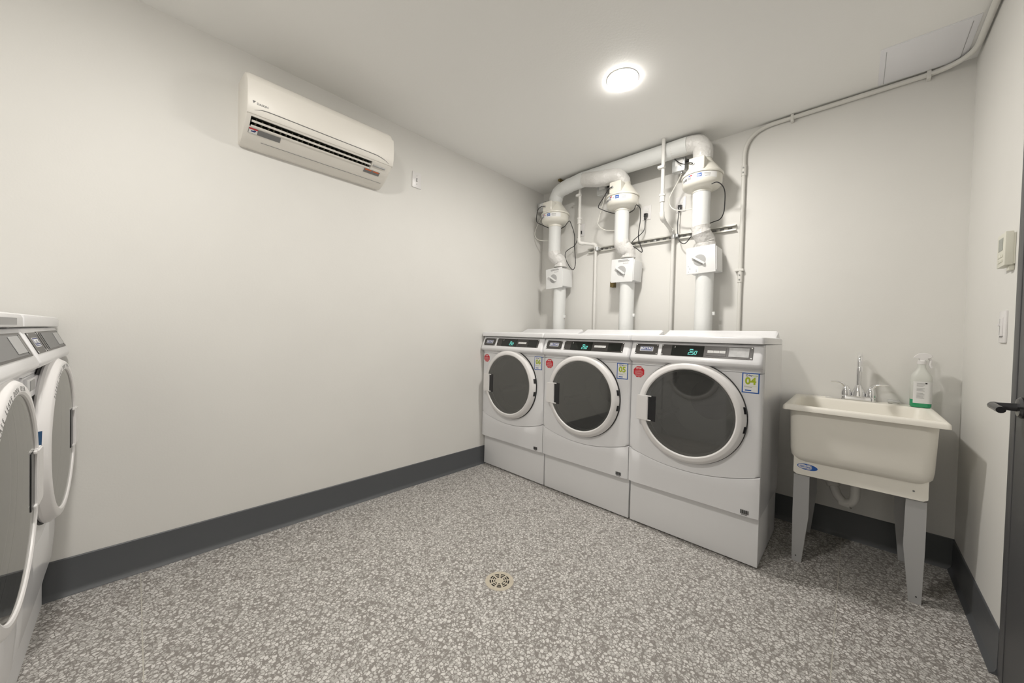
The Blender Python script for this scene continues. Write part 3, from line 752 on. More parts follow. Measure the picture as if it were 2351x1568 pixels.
# ================================================================ VENTING
DUCT_R = 0.059
fans = ((0.286, 0.330, 0.310), (0.967, 1.010, 0.995), (1.566, 1.592, 1.582))   # fan x, lower pipe x, lint box x
FY, PY = -0.170, -0.125
where = ('above the dryer in the corner', 'in the middle of the three', 'nearest the conduit')
def wob(prof_r, k): return prof_r
def duct(pts, r, seed, amp=0.0012, n=20):
    rnd = random.Random(seed)
    return tube(bmesh.new(), pts, [r + rnd.uniform(-amp, amp) for _ in pts], n)
trunk_y, trunk_z = -0.185, 2.540
for i, (fx, px, bx_) in enumerate(fans):
    # inline fan
    t = empty('duct_fan', (fx, FY, 2.19), 'cream round inline duct fan ' + where[i], 'duct fan', 'inline duct fans')
    FMt = Matrix.Translation(Vector((-fx, -FY, -2.19)))
    c = (fx, FY, 0)
    finish('lower_housing', lathe(bmesh.new(), [(0.050, 2.175), (0.061, 2.178), (0.062, 2.194), (0.068, 2.200), (0.095, 2.204), (0.115, 2.213), (0.124, 2.228), (0.1255, 2.240), (0.1255, 2.282), (0.120, 2.284)], c, n=48), 'fan_plastic', t, FMt)
    finish('upper_housing', lathe(bmesh.new(), [(0.120, 2.2835), (0.131, 2.284), (0.133, 2.290), (0.132, 2.298), (0.126, 2.303), (0.113, 2.322), (0.092, 2.352), (0.072, 2.378), (0.062, 2.392), (0.060, 2.415), (0.050, 2.416)], c, n=48), 'fan_plastic', t, FMt)
    wb = B(fx - 0.052, fx + 0.048, FY - 0.128, FY - 0.045, 2.298, 2.388, 0.010, 3)
    wbo = finish('wiring_box', wb, 'fan_plastic', t, FMt)
    finish('grommet', lathe(bmesh.new(), [(0.009, 0), (0.009, -0.006), (0.004, -0.008)], (fx - 0.022, FY - 0.128, 2.345), 'y', 16), 'galvanised', wbo, FMt)
    lbl = finish('label_band', arc_patch(bmesh.new(), (fx, FY, 0), 0.1256, 215, 330, 2.241, 2.279, 24), 'label_white', t, FMt)
    for a0, a1, z0, z1, m in ((220, 228, 2.245, 2.262, 'label_grey'), (230, 239, 2.245, 2.263, 'label_grey'), (241, 254, 2.246, 2.264, 'label_midgrey'), (246, 250, 2.267, 2.275, 'label_blue'), (250, 257, 2.267, 2.275, 'label_red'),
                              (262, 265, 2.256, 2.266, 'label_midgrey'), (271, 285, 2.250, 2.274, 'label_blue'), (292, 310, 2.266, 2.270, 'label_midgrey'), (292, 310, 2.259, 2.262, 'label_midgrey'), (294, 309, 2.250, 2.252, 'label_grey')):
        finish('print_mark', arc_patch(bmesh.new(), (fx, FY, 0), 0.1263, a0, a1, z0, z1, 4), m, lbl, FMt)
    aa = math.radians(278)
    finish('lettering', text_bm('HVI', 0.013, FMt @ frame((fx + 0.1278 * math.cos(aa), FY + 0.1278 * math.sin(aa), 2.259), (-math.sin(aa), math.cos(aa), 0), (0, 0, 1)), bold=0.0004), 'label_white', lbl, smooth=0)
    # pipe between the fan and the lint box, with its taped joint
    vt = empty('vent_pipe', (px, PY, 1.83), 'white wrapped vent pipe below the fan ' + where[i], 'vent pipe', 'vent pipes between fan and lint box')
    VM = Matrix.Translation(Vector((-px, -PY, -1.83)))
    finish('pipe', duct([(fx, FY, z) for z in (2.180, 2.14, 2.10, 2.05, 2.0, 1.95, 1.925)], DUCT_R - 0.002, i, 0.0006), 'duct_white', vt, VM)
    js = fillet([(fx, FY, 1.945), (fx + 0.004, FY + 0.002, 1.905), (px, PY, 1.85), (px, PY, 1.803)], 0.02, 4)
    finish('taped_joint', duct(js, DUCT_R + 0.001, 20 + i, 0.0032), 'tape_white', vt, VM)
    # lint box
    b = empty('lint_box', (bx_, -0.12, 1.61), 'white square lint trap box with a turning lever, ' + where[i], 'lint trap', 'lint trap boxes')
    rz = (0.05, -0.03, 0.04)[i]
    BM = Matrix.Translation(Vector((-bx_, 0.12, -1.61))) @ Matrix.Translation(Vector((bx_, -0.2, 1.70))) @ Matrix.Rotation(-rz, 4, 'Y') @ Matrix.Translation(Vector((-bx_, 0.2, -1.70)))
    zc = (1.692, 1.694, 1.707)[i]
    finish('case', B(bx_ - 0.082, bx_ + 0.100, -0.190, -0.045, zc - 0.082, zc + 0.082, 0.003), 'box_white', b, BM)
    cv = finish('cover', B(bx_ - 0.094, bx_ + 0.094, -0.197, -0.190, zc - 0.094, zc + 0.094, 0.002), 'box_white', b, BM)
    finish('dial', lathe(bmesh.new(), [(0.040, 0), (0.040, -0.0015), (0.036, -0.002)], (bx_ - 0.006, -0.197, zc - 0.002), 'y', 32), 'label_midgrey', cv, BM)
    LV = BM @ Matrix.Translation(Vector((bx_ - 0.012, -0.206, zc - 0.002))) @ Matrix.Rotation(math.radians(36), 4, 'Y')
    finish('lever', B(-0.052, 0.052, -0.010, 0.006, -0.007, 0.007, 0.003), 'box_white', cv, LV)
    if i < 2:
        finish('lettering', text_bm('fantech', 0.016, BM @ frame((bx_ + 0.030, -0.1974, zc + 0.056), (1, 0, 0), (0, 0, 1))), 'label_midgrey', cv, smooth=0)
        bm = bmesh.new()
        for q in range(3): merge(bm, B(bx_ - 0.035, bx_ + 0.06 - 0.012 * (q == 2), -0.1978, -0.1970, zc + 0.070 + q * 0.006, zc + 0.0725 + q * 0.006))
        finish('small_print', bm, 'label_grey', cv, BM, 0)
    else:
        finish('instruction_label', B(bx_ - 0.092, bx_ - 0.015, -0.1978, -0.1970, zc - 0.088, zc - 0.030), 'label_white', cv, BM, 0)
        bm = bmesh.new()
        for q, (dx, dz) in enumerate(((-0.082, -0.078), (-0.072, -0.060), (-0.072, -0.052), (-0.030, -0.070), (-0.030, -0.078), (-0.083, -0.040))): merge(bm, B(bx_ + dx, bx_ + dx + 0.005, -0.1984, -0.1977, zc + dz, zc + dz + 0.004))
        finish('small_print', bm, 'label_grey', cv, BM, 0)
    # pipe down behind the dryer
    lpz = empty('exhaust_pipe', (px, PY, 0.30), 'straight white exhaust pipe below the lint box ' + where[i], 'exhaust pipe', 'exhaust pipes behind the dryers')
    LMx = Matrix.Translation(Vector((-px, -PY, -0.30)))
    finish('pipe', duct([(px, PY, zc - 0.080 - k * 0.13) for k in range(11)], DUCT_R - 0.001, 40 + i, 0.0004, 24), 'duct_white', lpz, LMx)
    zz = 1.335
    finish('band', lathe(bmesh.new(), [(0.0560, zz - 0.004), (0.0575, zz - 0.004), (0.0575, zz + 0.004), (0.0560, zz + 0.004)], (px, PY, 0), n=32, cap0=False, cap1=False), 'duct_white', lpz, LMx)
    finish('band_ear', B(px + 0.055, px + 0.073, PY - 0.006, PY + 0.006, zz - 0.012, zz + 0.012, 0.002), 'duct_white', lpz, LMx)

# exhaust trunk along the wall under the ceiling with its three elbows
tk = empty('ceiling_duct', (0.9, trunk_y, trunk_z), 'long white wrapped duct under the ceiling joining the three fans', 'duct')
KM = Matrix.Translation(Vector((-0.9, -trunk_y, -trunk_z)))
def resample(pts, step=0.05):
    out = [Vector(pts[0])]
    for a, b in zip(pts[:-1], pts[1:]):
        a, b = Vector(a), Vector(b); n = max(1, int((b - a).length / step))
        for k in range(1, n + 1): out.append(a.lerp(b, k / n))
    return out
finish('main_run', duct(resample([(1.47, trunk_y, trunk_z), (0.56, trunk_y, trunk_z)], 0.05), DUCT_R + 0.002, 60, 0.0008), 'duct_white', tk, KM)
finish('elbow', duct(resample(fillet([(1.566, FY, 2.405), (1.566, FY, trunk_z), (1.36, trunk_y, trunk_z)], 0.085, 7), 0.05), DUCT_R + 0.004, 61, 0.0035, 22), 'tape_white', tk, KM)
finish('elbow', duct(resample(fillet([(0.967, FY, 2.405), (0.967, FY - 0.030, 2.470), (0.80, -0.245, 2.466), (0.63, -0.200, 2.522)], [0.075, 0.05], 7), 0.05), DUCT_R + 0.003, 62, 0.0030, 22), 'tape_white', tk, KM)
finish('elbow', duct(resample(fillet([(0.286, FY, 2.405), (0.292, FY, 2.500), (0.43, FY - 0.010, 2.525), (0.62, trunk_y, trunk_z)], [0.075, 0.04], 7), 0.05), DUCT_R + 0.003, 63, 0.0022, 22), 'duct_white', tk, KM)
finish('ceiling_bracket', B(0.335, 0.36, -0.21, -0.05, H - 0.020, H - 0.002, 0.002), 'bronze', tk, KM)
finish('ceiling_bracket', B(0.86, 0.885, -0.20, -0.03, H - 0.020, H - 0.002, 0.002), 'strut_metal', tk, KM)

# junction boxes
for i, (x0, x1, z0, z1, y0, y1) in enumerate(((0.030, 0.120, 2.385, 2.480, -0.125, -0.065), (0.705, 0.795, 2.385, 2.480, -0.135, -0.075), (1.345, 1.435, 2.395, 2.495, -0.140, -0.080))):
    t = empty('junction_box', ((x0 + x1) / 2, (y0 + y1) / 2, z0), 'small galvanised wiring box beside the fan ' + where[i], 'junction box', 'wiring boxes')
    JM = Matrix.Translation(Vector((-(x0 + x1) / 2, -(y0 + y1) / 2, -z0)))
    finish('case', B(x0, x1, y0, y1, z0, z1, 0.003), 'galvanised', t, JM)
    finish('mounting_strap', B((x0 + x1) / 2 - 0.012, (x0 + x1) / 2 + 0.012, y1 - 0.002, -0.001, z0 + 0.03, z0 + 0.055), 'galvanised', t, JM)
    finish('paper_label', B(x0 + 0.022, x1 - 0.014, y0 - 0.0008, y0, z0 + 0.040, z1 - 0.016), 'label_white', t, JM, 0)
    finish('connector', lathe(bmesh.new(), [(0.011, 0), (0.011, -0.010), (0.008, -0.014)], (x0 + 0.06, (y0 + y1) / 2, z0), n=12), 'galvanised', t, JM)
    finish('cable_clamp', lathe(bmesh.new(), [(0.010, 0), (0.010, 0.016), (0.006, 0.020)], (x1, (y0 + y1) / 2, z1 - 0.03), 'x', 12), 'black_plastic', t, JM)

# cords and tubes
cords = {
 'c1': [[(0.264, -0.304, 2.345), (0.225, -0.312, 2.347), (0.150, -0.270, 2.338), (0.099, -0.22, 2.261), (0.143, -0.20, 2.225), (0.205, -0.14, 2.192), (0.286, -0.098, 2.182), (0.37, -0.13, 2.182), (0.43, -0.18, 2.186), (0.480, -0.215, 2.19), (0.508, -0.22, 2.149), (0.516, -0.18, 2.063), (0.499, -0.15, 1.974), (0.493, -0.12, 1.861), (0.477, -0.1, 1.798), (0.454, -0.1, 1.772), (0.413, -0.1, 1.809), (0.366, -0.1, 1.893), (0.362, -0.09, 1.949), (0.399, -0.08, 1.978), (0.445, -0.06, 2.010), (0.462, -0.045, 2.080), (0.464, -0.035, 2.125)]],
 'c2': [[(0.945, -0.304, 2.345), (0.915, -0.310, 2.330), (0.849, -0.26, 2.302), (0.776, -0.22, 2.251), (0.800, -0.20, 2.225), (0.872, -0.14, 2.195), (0.967, -0.098, 2.182), (1.05, -0.14, 2.182), (1.097, -0.20, 2.191), (1.128, -0.24, 2.177), (1.135, -0.2, 2.156), (1.129, -0.18, 2.077), (1.113, -0.17, 1.98), (1.11, -0.15, 1.92), (1.133, -0.14, 1.853), (1.128, -0.14, 1.833), (1.084, -0.13, 1.869), (1.034, -0.12, 1.91), (1.032, -0.09, 1.949), (1.055, -0.07, 1.979), (1.079, -0.06, 1.999), (1.105, -0.05, 2.036), (1.106, -0.04, 2.098), (1.104, -0.035, 2.130)]],
 'c3': [[(1.65, -0.25, 2.196), (1.682, -0.25, 2.2), (1.711, -0.24, 2.175), (1.721, -0.21, 2.139), (1.716, -0.18, 2.076), (1.702, -0.14, 2.026), (1.668, -0.09, 1.998), (1.612, -0.06, 1.994), (1.51, -0.06, 1.967), (1.475, -0.07, 1.915), (1.443, -0.08, 1.87), (1.415, -0.08, 1.871), (1.385, -0.07, 1.911), (1.369, -0.055, 2.012), (1.370, -0.045, 2.097), (1.370, -0.035, 2.130)]],
 'c4': [[(1.544, -0.304, 2.345), (1.530, -0.318, 2.350), (1.485, -0.27, 2.372), (1.425, -0.20, 2.420), (1.372, -0.165, 2.480), (1.362, -0.135, 2.503), (1.368, -0.112, 2.494)]],
}
for k, lb in (('c1', 'black power cord of the fan in the corner, looping to the floorward side'), ('c2', 'black power cord of the middle fan, plugged in beside its pipe'), ('c3', 'black power cord of the fan nearest the conduit, plugged in left of its pipe'), ('c4', 'short black cord from the wiring box to the fan nearest the conduit')):
    tag(finish('power_cord', T_(catmull(cords[k][0], 6), 0.0034, 8), 'black_rubber'), lb.replace(', looping to the floorward side', ', hanging in a loop'), 'power cord', 'black fan cords')
tubes = ([(0.09, -0.095, 2.372), (0.065, -0.14, 2.279), (0.028, -0.15, 2.198), (0.026, -0.15, 2.147), (0.063, -0.15, 2.104), (0.136, -0.15, 2.08), (0.236, -0.165, 2.064)],
         [(0.766, -0.105, 2.372), (0.770, -0.15, 2.266), (0.745, -0.16, 2.159), (0.742, -0.16, 2.122), (0.781, -0.16, 2.078), (0.835, -0.16, 2.053), (0.918, -0.165, 2.038)],
         [(1.405, -0.11, 2.382), (1.386, -0.13, 2.319), (1.349, -0.15, 2.235), (1.338, -0.16, 2.186), (1.353, -0.16, 2.135), (1.395, -0.16, 2.1), (1.462, -0.16, 2.088), (1.518, -0.165, 2.086)])
for i, p in enumerate(tubes):
    tag(finish('clear_tube', T_(catmull(p, 6), 0.0040, 8), 'tube_clear'), 'thin translucent tube curling into the vent pipe ' + where[i], 'tube', 'pressure tubes')

# wall sockets with plugs on the back wall
for i, (x, z, lb, plug) in enumerate(((0.470, 2.155, 'white wall socket half hidden by the corner pipe', True), (1.102, 2.185, 'white wall socket right of the middle fan pipe', True), (1.370, 2.192, 'white wall socket left of the fan nearest the conduit', True))):
    t = empty('wall_socket', (x, 0, z - 0.057), lb, 'wall socket', 'wall sockets by the fans')
    SMx = Matrix.Translation(Vector((-x, 0, -(z - 0.057))))
    finish('cover_plate', B(x - 0.036, x + 0.036, -0.006, 0.0, z - 0.058, z + 0.058, 0.002), 'white_plastic', t, SMx)
    finish('receptacle', B(x - 0.016, x + 0.016, -0.008, -0.005, z - 0.036, z - 0.008, 0.001), 'label_light', t, SMx)
    finish('receptacle', B(x - 0.016, x + 0.016, -0.008, -0.005, z + 0.008, z + 0.036, 0.001), 'label_light', t, SMx)
    if plug:
        bm = bmesh.new(); loft(bm, [[(x - 0.013, -0.008, z - 0.034), (x + 0.013, -0.008, z - 0.034), (x + 0.013, -0.008, z - 0.008), (x - 0.013, -0.008, z - 0.008)], [(x - 0.011, -0.036, z - 0.040), (x + 0.011, -0.036, z - 0.040), (x + 0.011, -0.036, z - 0.012), (x - 0.011, -0.036, z - 0.012)]])
        box(bm, x - 0.006, x + 0.006, -0.042, -0.026, z - 0.066, z - 0.030, 0.002)
        tag(finish('plug', bm, 'black_plastic'), 'black plug in the %s' % ('socket behind the corner pipe', 'socket right of the middle fan pipe', 'socket left of the fan nearest the conduit')[i], 'plug', 'black plugs')
tag(finish('pipe_bracket', B(0.812, 0.846, -0.050, -0.0005, 1.588, 1.636, 0.003), 'bronze'), 'small bronze bracket on the wall below the middle lint box', 'bracket')

# strut rail
bm = bmesh.new()
RZ = 1.943
for z0, z1, y0, y1 in ((RZ - 0.021, RZ + 0.021, -0.003, 0.0), (RZ - 0.021, RZ - 0.018, -0.024, -0.003), (RZ + 0.018, RZ + 0.021, -0.024, -0.003), (RZ - 0.018, RZ - 0.011, -0.024, -0.021), (RZ + 0.011, RZ + 0.018, -0.024, -0.021)):
    box(bm, 0.560, 1.752, y0, y1, z0, z1)
rail = tag(finish('strut_rail', bm, 'strut_metal', smooth=0), 'slotted metal strut rail fixed across the back wall behind the pipes', 'rail')
sm_ = None
for k in range(23):
    x = 0.590 + k * 0.051
    if sm_ is None:
        s0 = finish('slot', B(-0.014, 0.014, -0.0036, -0.0028, RZ - 0.0065, RZ + 0.0065, 0.0003), 'label_grey', rail, None, 0); sm_ = s0.data; s0.location.x = x
    else:
        s1 = bpy.data.objects.new('slot', sm_); COL.objects.link(s1); s1.parent = rail; s1.location.x = x
for x in (0.80, 1.18):
    finish('bolt', lathe(bmesh.new(), [(0.011, -0.003), (0.011, -0.012), (0.006, -0.013), (0.006, -0.020)], (x, 0, RZ), 'y', 12), 'galvanised', rail)

# water pipes
def water_pipe(pts, rads, couplings, label, clampz):
    base = pts[-1]
    t = empty('water_pipe', base, label, 'pipe', 'white wall pipes')
    M = Matrix.Translation(-Vector(base))
    finish('pipe', T_(fillet(pts, 0.022, 6), 0.0128, 14), 'pipe_white', t, M)
    for (x, y, z), ax in couplings:
        bm = bmesh.new()
        if ax == 'z':
            lathe(bm, [(0.0130, z - 0.030), (0.0175, z - 0.030), (0.0175, z + 0.010), (0.0215, z + 0.012), (0.0215, z + 0.026), (0.0130, z + 0.028)], (x, y, 0), n=18)
        finish('coupling', bm, 'pipe_white', t, M)
    for p in pts[1:-1]:
        bm = bmesh.new(); q = Vector(p)
        i = pts.index(p); a = (Vector(pts[i - 1]) - q).normalized(); b = (Vector(pts[i + 1]) - q).normalized()
        tube(bm, fillet([q + a * 0.042, q, q + b * 0.042], 0.026, 6), 0.0172, 14)
        finish('elbow', bm, 'pipe_white', t, M)
    x, y, z = pts[0][0], pts[0][1], clampz
    finish('hanger', B(x - 0.032, x + 0.016, y - 0.022, y + 0.010, z - 0.010, z + 0.010, 0.004), 'pipe_white', t, M)
    xb, yb_ = pts[-1][0], pts[-1][1]
    bm = lathe(bmesh.new(), [(0.0150, RZ - 0.016), (0.0185, RZ - 0.016), (0.0185, RZ + 0.016), (0.0150, RZ + 0.016)], (xb, yb_, 0), n=18)
    box(bm, xb + 0.016, xb + 0.032, yb_ - 0.006, yb_ + 0.022, RZ - 0.010, RZ + 0.010, 0.002)
    finish('rail_clamp', bm, 'galvanised', t, M)
water_pipe([(0.533, -0.136, H - 0.001), (0.533, -0.130, 2.0), (0.657, -0.044, 1.985), (0.670, -0.044, 0.35)], None, [((0.533, -0.133, 2.20), 'z')], 'thin white wall pipe with a short sideways jog, next to the corner fan', 2.43)
water_pipe([(1.325, -0.262, H - 0.001), (1.325, -0.252, 2.035), (1.335, -0.044, 1.970), (1.338, -0.044, 0.35)], None, [((1.325, -0.255, 2.18), 'z')], 'thin white wall pipe jogging towards the room, left of the last fan', 2.40)

# conduit
cd = empty('conduit', (1.789, -0.016, 0.25), 'painted conduit climbing the back wall and following the ceiling corner', 'conduit')
CM = Matrix.Translation(Vector((-1.789, 0.016, -0.25)))
path = fillet([(1.790, -0.016, 0.25), (1.786, -0.016, H - 0.020), (W - 0.018, -0.016, H - 0.020), (W - 0.018, -L, H - 0.020)], [0.17, 0.17], 14)
finish('pipe', T_(path, 0.0125, 14), 'paint_metal', cd, CM)
for z in (2.325, 1.590):
    finish('coupling', lathe(bmesh.new(), [(0.0125, z - 0.036), (0.0155, z - 0.036), (0.0155, z + 0.036), (0.0125, z + 0.036)], (1.787, -0.016, 0), n=16), 'paint_metal', cd, CM)
    for dz in (-0.016, 0.016):
        finish('set_screw', lathe(bmesh.new(), [(0.005, 0), (0.005, -0.006), (0.002, -0.007)], (1.785, -0.030, z + dz), 'y', 10), 'label_midgrey', cd, CM)
for x, z, v in ((1.787, 1.640, 1), (2.045, H - 0.020, 0), (2.62, H - 0.020, 0)):
    bm = bmesh.new()
    if v: box(bm, x - 0.032, x + 0.020, -0.0305, -0.0005, z - 0.008, z + 0.008, 0.003)
    else: box(bm, x - 0.008, x + 0.008, -0.0305, -0.0005, z - 0.028, z + 0.018, 0.003)
    finish('strap', bm, 'paint_metal', cd, CM)

# ceiling hatch
hp = empty('ceiling_hatch', (2.585, -0.20, H), 'flat pale ceiling access hatch in the corner by the conduit', 'access hatch')
HMx = Matrix.Translation(Vector((-2.585, 0.20, -H)))
finish('frame', B(2.428, 2.742, -0.372, -0.030, H - 0.003, H + 0.0005, 0.001), 'panel_white', hp, HMx)
finish('panel', B(2.452, 2.718, -0.368, -0.034, H - 0.0045, H - 0.002, 0.0008), 'panel_white', hp, HMx)
for x in (2.450, 2.720): finish('seam', B(x - 0.001, x + 0.001, -0.34, -0.036, H - 0.0038, H - 0.0028), 'label_midgrey', hp, HMx, 0)

# ================================================================ SINK
sk = empty('laundry_sink', (2.40, -0.30, 0), 'cream floor standing laundry tub on four grey legs', 'sink')
KX = Matrix.Translation(Vector((-2.40, 0.30, 0)))
cx, cy = 2.400, -0.300
bm = bmesh.new()
ox, oy = 0.258, 0.250          # outer tub half sizes
loops = [rrect(cx, cy, ox - 0.070, oy - 0.060, 0.04, 0.530), rrect(cx, cy, ox - 0.040, oy - 0.036, 0.05, 0.532), rrect(cx, cy, ox - 0.022, oy - 0.020, 0.05, 0.541), rrect(cx, cy, ox - 0.010, oy - 0.010, 0.05, 0.560), rrect(cx, cy, ox - 0.006, oy - 0.006, 0.05, 0.590),
         rrect(cx, cy, ox, oy, 0.045, 0.795), rrect(cx, cy, 0.276, 0.274, 0.016, 0.799), rrect(cx, cy, 0.284, 0.281, 0.014, 0.801), rrect(cx, cy, 0.283, 0.280, 0.014, 0.818), rrect(cx, cy, 0.277, 0.275, 0.014, 0.826), rrect(cx, cy, 0.268, 0.266, 0.014, 0.828),
         rrect(cx, cy - 0.030, 0.254, 0.222, 0.03, 0.826), rrect(cx, cy - 0.030, 0.247, 0.215, 0.035, 0.815), rrect(cx, cy - 0.030, 0.238, 0.206, 0.05, 0.60), rrect(cx, cy - 0.030, 0.215, 0.185, 0.05, 0.560), rrect(cx, cy - 0.030, 0.03, 0.03, 0.02, 0.550)]
loft(bm, loops)
finish('tub', bm, 'tub_plastic', sk, KX, 50)
# apron below the tub, corners cut at the bottom
bm = bmesh.new()
def apron_wall(a, b, thick):
    a, b = Vector(a), Vector(b); d = (b - a).normalized(); nrm = Vector((-d.y, d.x, 0)) * thick
    Ln = (b - a).length
    prof = [(0, 0.472), (0.014, 0.462), (Ln - 0.014, 0.462), (Ln, 0.472), (Ln, 0.56), (0, 0.56)]
    loft(bm, [[tuple(a + d * u + Vector((0, 0, z))) for u, z in prof], [tuple(a + d * u + nrm + Vector((0, 0, z))) for u, z in prof]])
ax0, ax1, ay0, ay1 = 2.166, 2.634, -0.520, -0.080
apron_wall((ax0, ay0, 0), (ax1, ay0, 0), 0.008); apron_wall((ax1 - 0.0005, ay0 + 0.009, 0), (ax1 - 0.0005, ay1 - 0.009, 0), 0.008); apron_wall((ax1, ay1, 0), (ax0, ay1, 0), 0.008); apron_wall((ax0 + 0.0005, ay1 - 0.009, 0), (ax0 + 0.0005, ay0 + 0.009, 0), 0.008)
apo = finish('apron', bm, 'tub_plastic', sk, KX, 30)
finish('rivet', lathe(bmesh.new(), [(0.004, 0), (0.004, -0.001)], (2.590, -0.520, 0.500), 'y', 10), 'label_grey', apo, KX)
# emblem
def ell(a, b_, h0, h1, n=40, x=0.0):
    b2 = bmesh.new(); loft(b2, [[(x + a * math.cos(2 * PI * i / n), b_ * math.sin(2 * PI * i / n), h) for i in range(n)] for h in (h0, h1)]); return b2
EM = KX @ frame((2.222, -0.5203, 0.507), (1, 0, 0), (0, 0, 1)) @ Matrix.Rotation(math.radians(-2), 4, 'Z')
em = finish('emblem', ell(0.041, 0.0155, 0, 0.0006), 'label_blue', sk, EM, 0, 'blue oval maker emblem')
finish('emblem_field', ell(0.020, 0.0105, 0, 0.0009, x=-0.017), 'label_light', em, EM, 0)
finish('emblem_disc', ell(0.0135, 0.0135, 0, 0.0012, x=0.005), 'label_light', em, EM, 0)
bm = bmesh.new(); loft(bm, [[((0.005 + r * math.cos(2 * PI * i / 32)), r * math.sin(2 * PI * i / 32), h) for i in range(32)] for r, h in ((0.0095, 0.0012), (0.0095, 0.0015), (0.0115, 0.0015), (0.0115, 0.0012))], False, False)
finish('emblem_ring', bm, 'label_blue', em, EM, 0)
finish('lettering', text_bm('m', 0.016, EM @ Matrix.Translation(Vector((0.005, 0, 0.0015))), bold=0.0003), 'label_blue', em, smooth=0)
bm = bmesh.new()
for q in range(2): merge(bm, B(-0.032 + 0.003 * q, -0.010, -0.004 + q * 0.005, -0.0015 + q * 0.005, 0.0009, 0.0012))
finish('small_print', bm, 'label_blue', em, EM, 0)
# legs: folded angle, wide at the top and tapering below the knee
def leg(x, y, sx, sy):
    """outer corner at (x, y); plates run inwards"""
    b2 = bmesh.new(); t_ = 0.004
    fp_ = [(0, 0.458), (0.064, 0.458), (0.066, 0.25), (0.060, 0.185), (0.043, 0.0), (0.004, 0.0), (0.0, 0.25)]
    loft(b2, [[(x + sx * u, y, z) for u, z in fp_], [(x + sx * u, y + sy * t_, z) for u, z in fp_]])
    loft(b2, [[(x + sx * 0.0045, y + sy * (u + t_ + 0.0003), z) for u, z in fp_], [(x + sx * (t_ + 0.0045), y + sy * (u + t_ + 0.0003), z) for u, z in fp_]])
    return b2
for lx, ly, sx, sy in ((2.168, -0.511, 1, 1), (2.632, -0.511, -1, 1), (2.175, -0.090, 1, -1), (2.625, -0.090, -1, -1)):
    lg = finish('leg', leg(lx, ly, sx, sy), 'leg_grey', sk, KX, 0)
    if ly < -0.3: finish('screw_hole', lathe(bmesh.new(), [(0.003, 0), (0.003, -0.0008)], (lx + sx * 0.020, ly, 0.03), 'y', 8), 'print_black', lg, KX)
# trap
tr = empty('drain_trap', (2.36, -0.25, 0.28), 'white plastic drain trap hanging under the laundry tub', 'drain trap')
TM = Matrix.Translation(Vector((-2.36, 0.25, -0.28)))
finish('trap_pipe', T_(fillet([(2.405, -0.27, 0.535), (2.405, -0.27, 0.285), (2.345, -0.245, 0.285), (2.305, -0.20, 0.385), (2.295, -0.001, 0.395)], [0.06, 0.05, 0.04], 8), 0.021, 16), 'pipe_white', tr, TM)
finish('slip_nut', lathe(bmesh.new(), [(0.021, 0.43), (0.029, 0.43), (0.029, 0.455), (0.021, 0.455)], (2.405, -0.27, 0), n=20), 'pipe_white', tr, TM)
finish('slip_nut', T_([(2.318, -0.215, 0.352), (2.309, -0.205, 0.375)], 0.029, 20), 'pipe_white', tr, TM)

# faucet
fc = empty('faucet', (2.402, -0.062, 0.828), 'chrome two lever faucet with a tall spout on the tub rim', 'faucet')
QM = Matrix.Translation(Vector((-2.402, 0.062, -0.828)))
bm = bmesh.new(); loft(bm, [rrect(2.402, -0.062, 0.072, 0.026, 0.020, 0.8275), rrect(2.402, -0.062, 0.072, 0.026, 0.020, 0.845), rrect(2.402, -0.062, 0.066, 0.022, 0.018, 0.853)])
finish('base', bm, 'chrome', fc, QM)
finish('spout_base', lathe(bmesh.new(), [(0.030, 0.852), (0.028, 0.868), (0.022, 0.890), (0.015, 0.908), (0.013, 0.914)], (2.402, -0.062, 0), n=28), 'chrome', fc, QM)
sp = fillet([(2.402, -0.062, 0.905), (2.402, -0.062, 1.100), (2.404, -0.215, 1.080), (2.404, -0.222, 1.020)], [0.060, 0.035], 10)
finish('spout', T_(sp, 0.0108, 16), 'chrome', fc, QM)
finish('aerator', lathe(bmesh.new(), [(0.0105, 1.002), (0.0135, 1.002), (0.0135, 1.022), (0.0115, 1.026)], (2.404, -0.222, 0), n=24), 'chrome', fc, QM)
for s in (-1, 1):
    x = 2.402 + s * 0.051
    hd = finish('handle_hub', lathe(bmesh.new(), [(0.023, 0.852), (0.0225, 0.866), (0.019, 0.884), (0.013, 0.900), (0.004, 0.908)], (x, -0.062, 0), n=24), 'chrome', fc, QM)
    pts = catmull([(x, -0.062, 0.885), (x + s * 0.010, -0.064, 0.908), (x + s * 0.030, -0.068, 0.922), (x + s * 0.068, -0.074, 0.926)], 6)
    finish('lever', T_(pts, [0.0105 - 0.0075 * i / (len(pts) - 1) for i in range(len(pts))], 12), 'chrome', hd, QM)
tag(finish('metal_strip', B(2.262, 2.328, -0.082, -0.066, 0.8285, 0.8325, 0.001), 'chrome'), 'thin flat metal strip lying on the tub rim left of the faucet', 'metal strip')
bm = lathe(bmesh.new(), [(0.011, 0.0), (0.011, 0.018), (0.007, 0.018), (0.007, 0.034), (0.010, 0.034), (0.010, 0.044)], (2.520, -0.060, 0.840), 'x', 14)
tag(finish('hose_fitting', bm, 'galvanised'), 'small metal hose fitting lying on the tub rim right of the faucet', 'fitting')

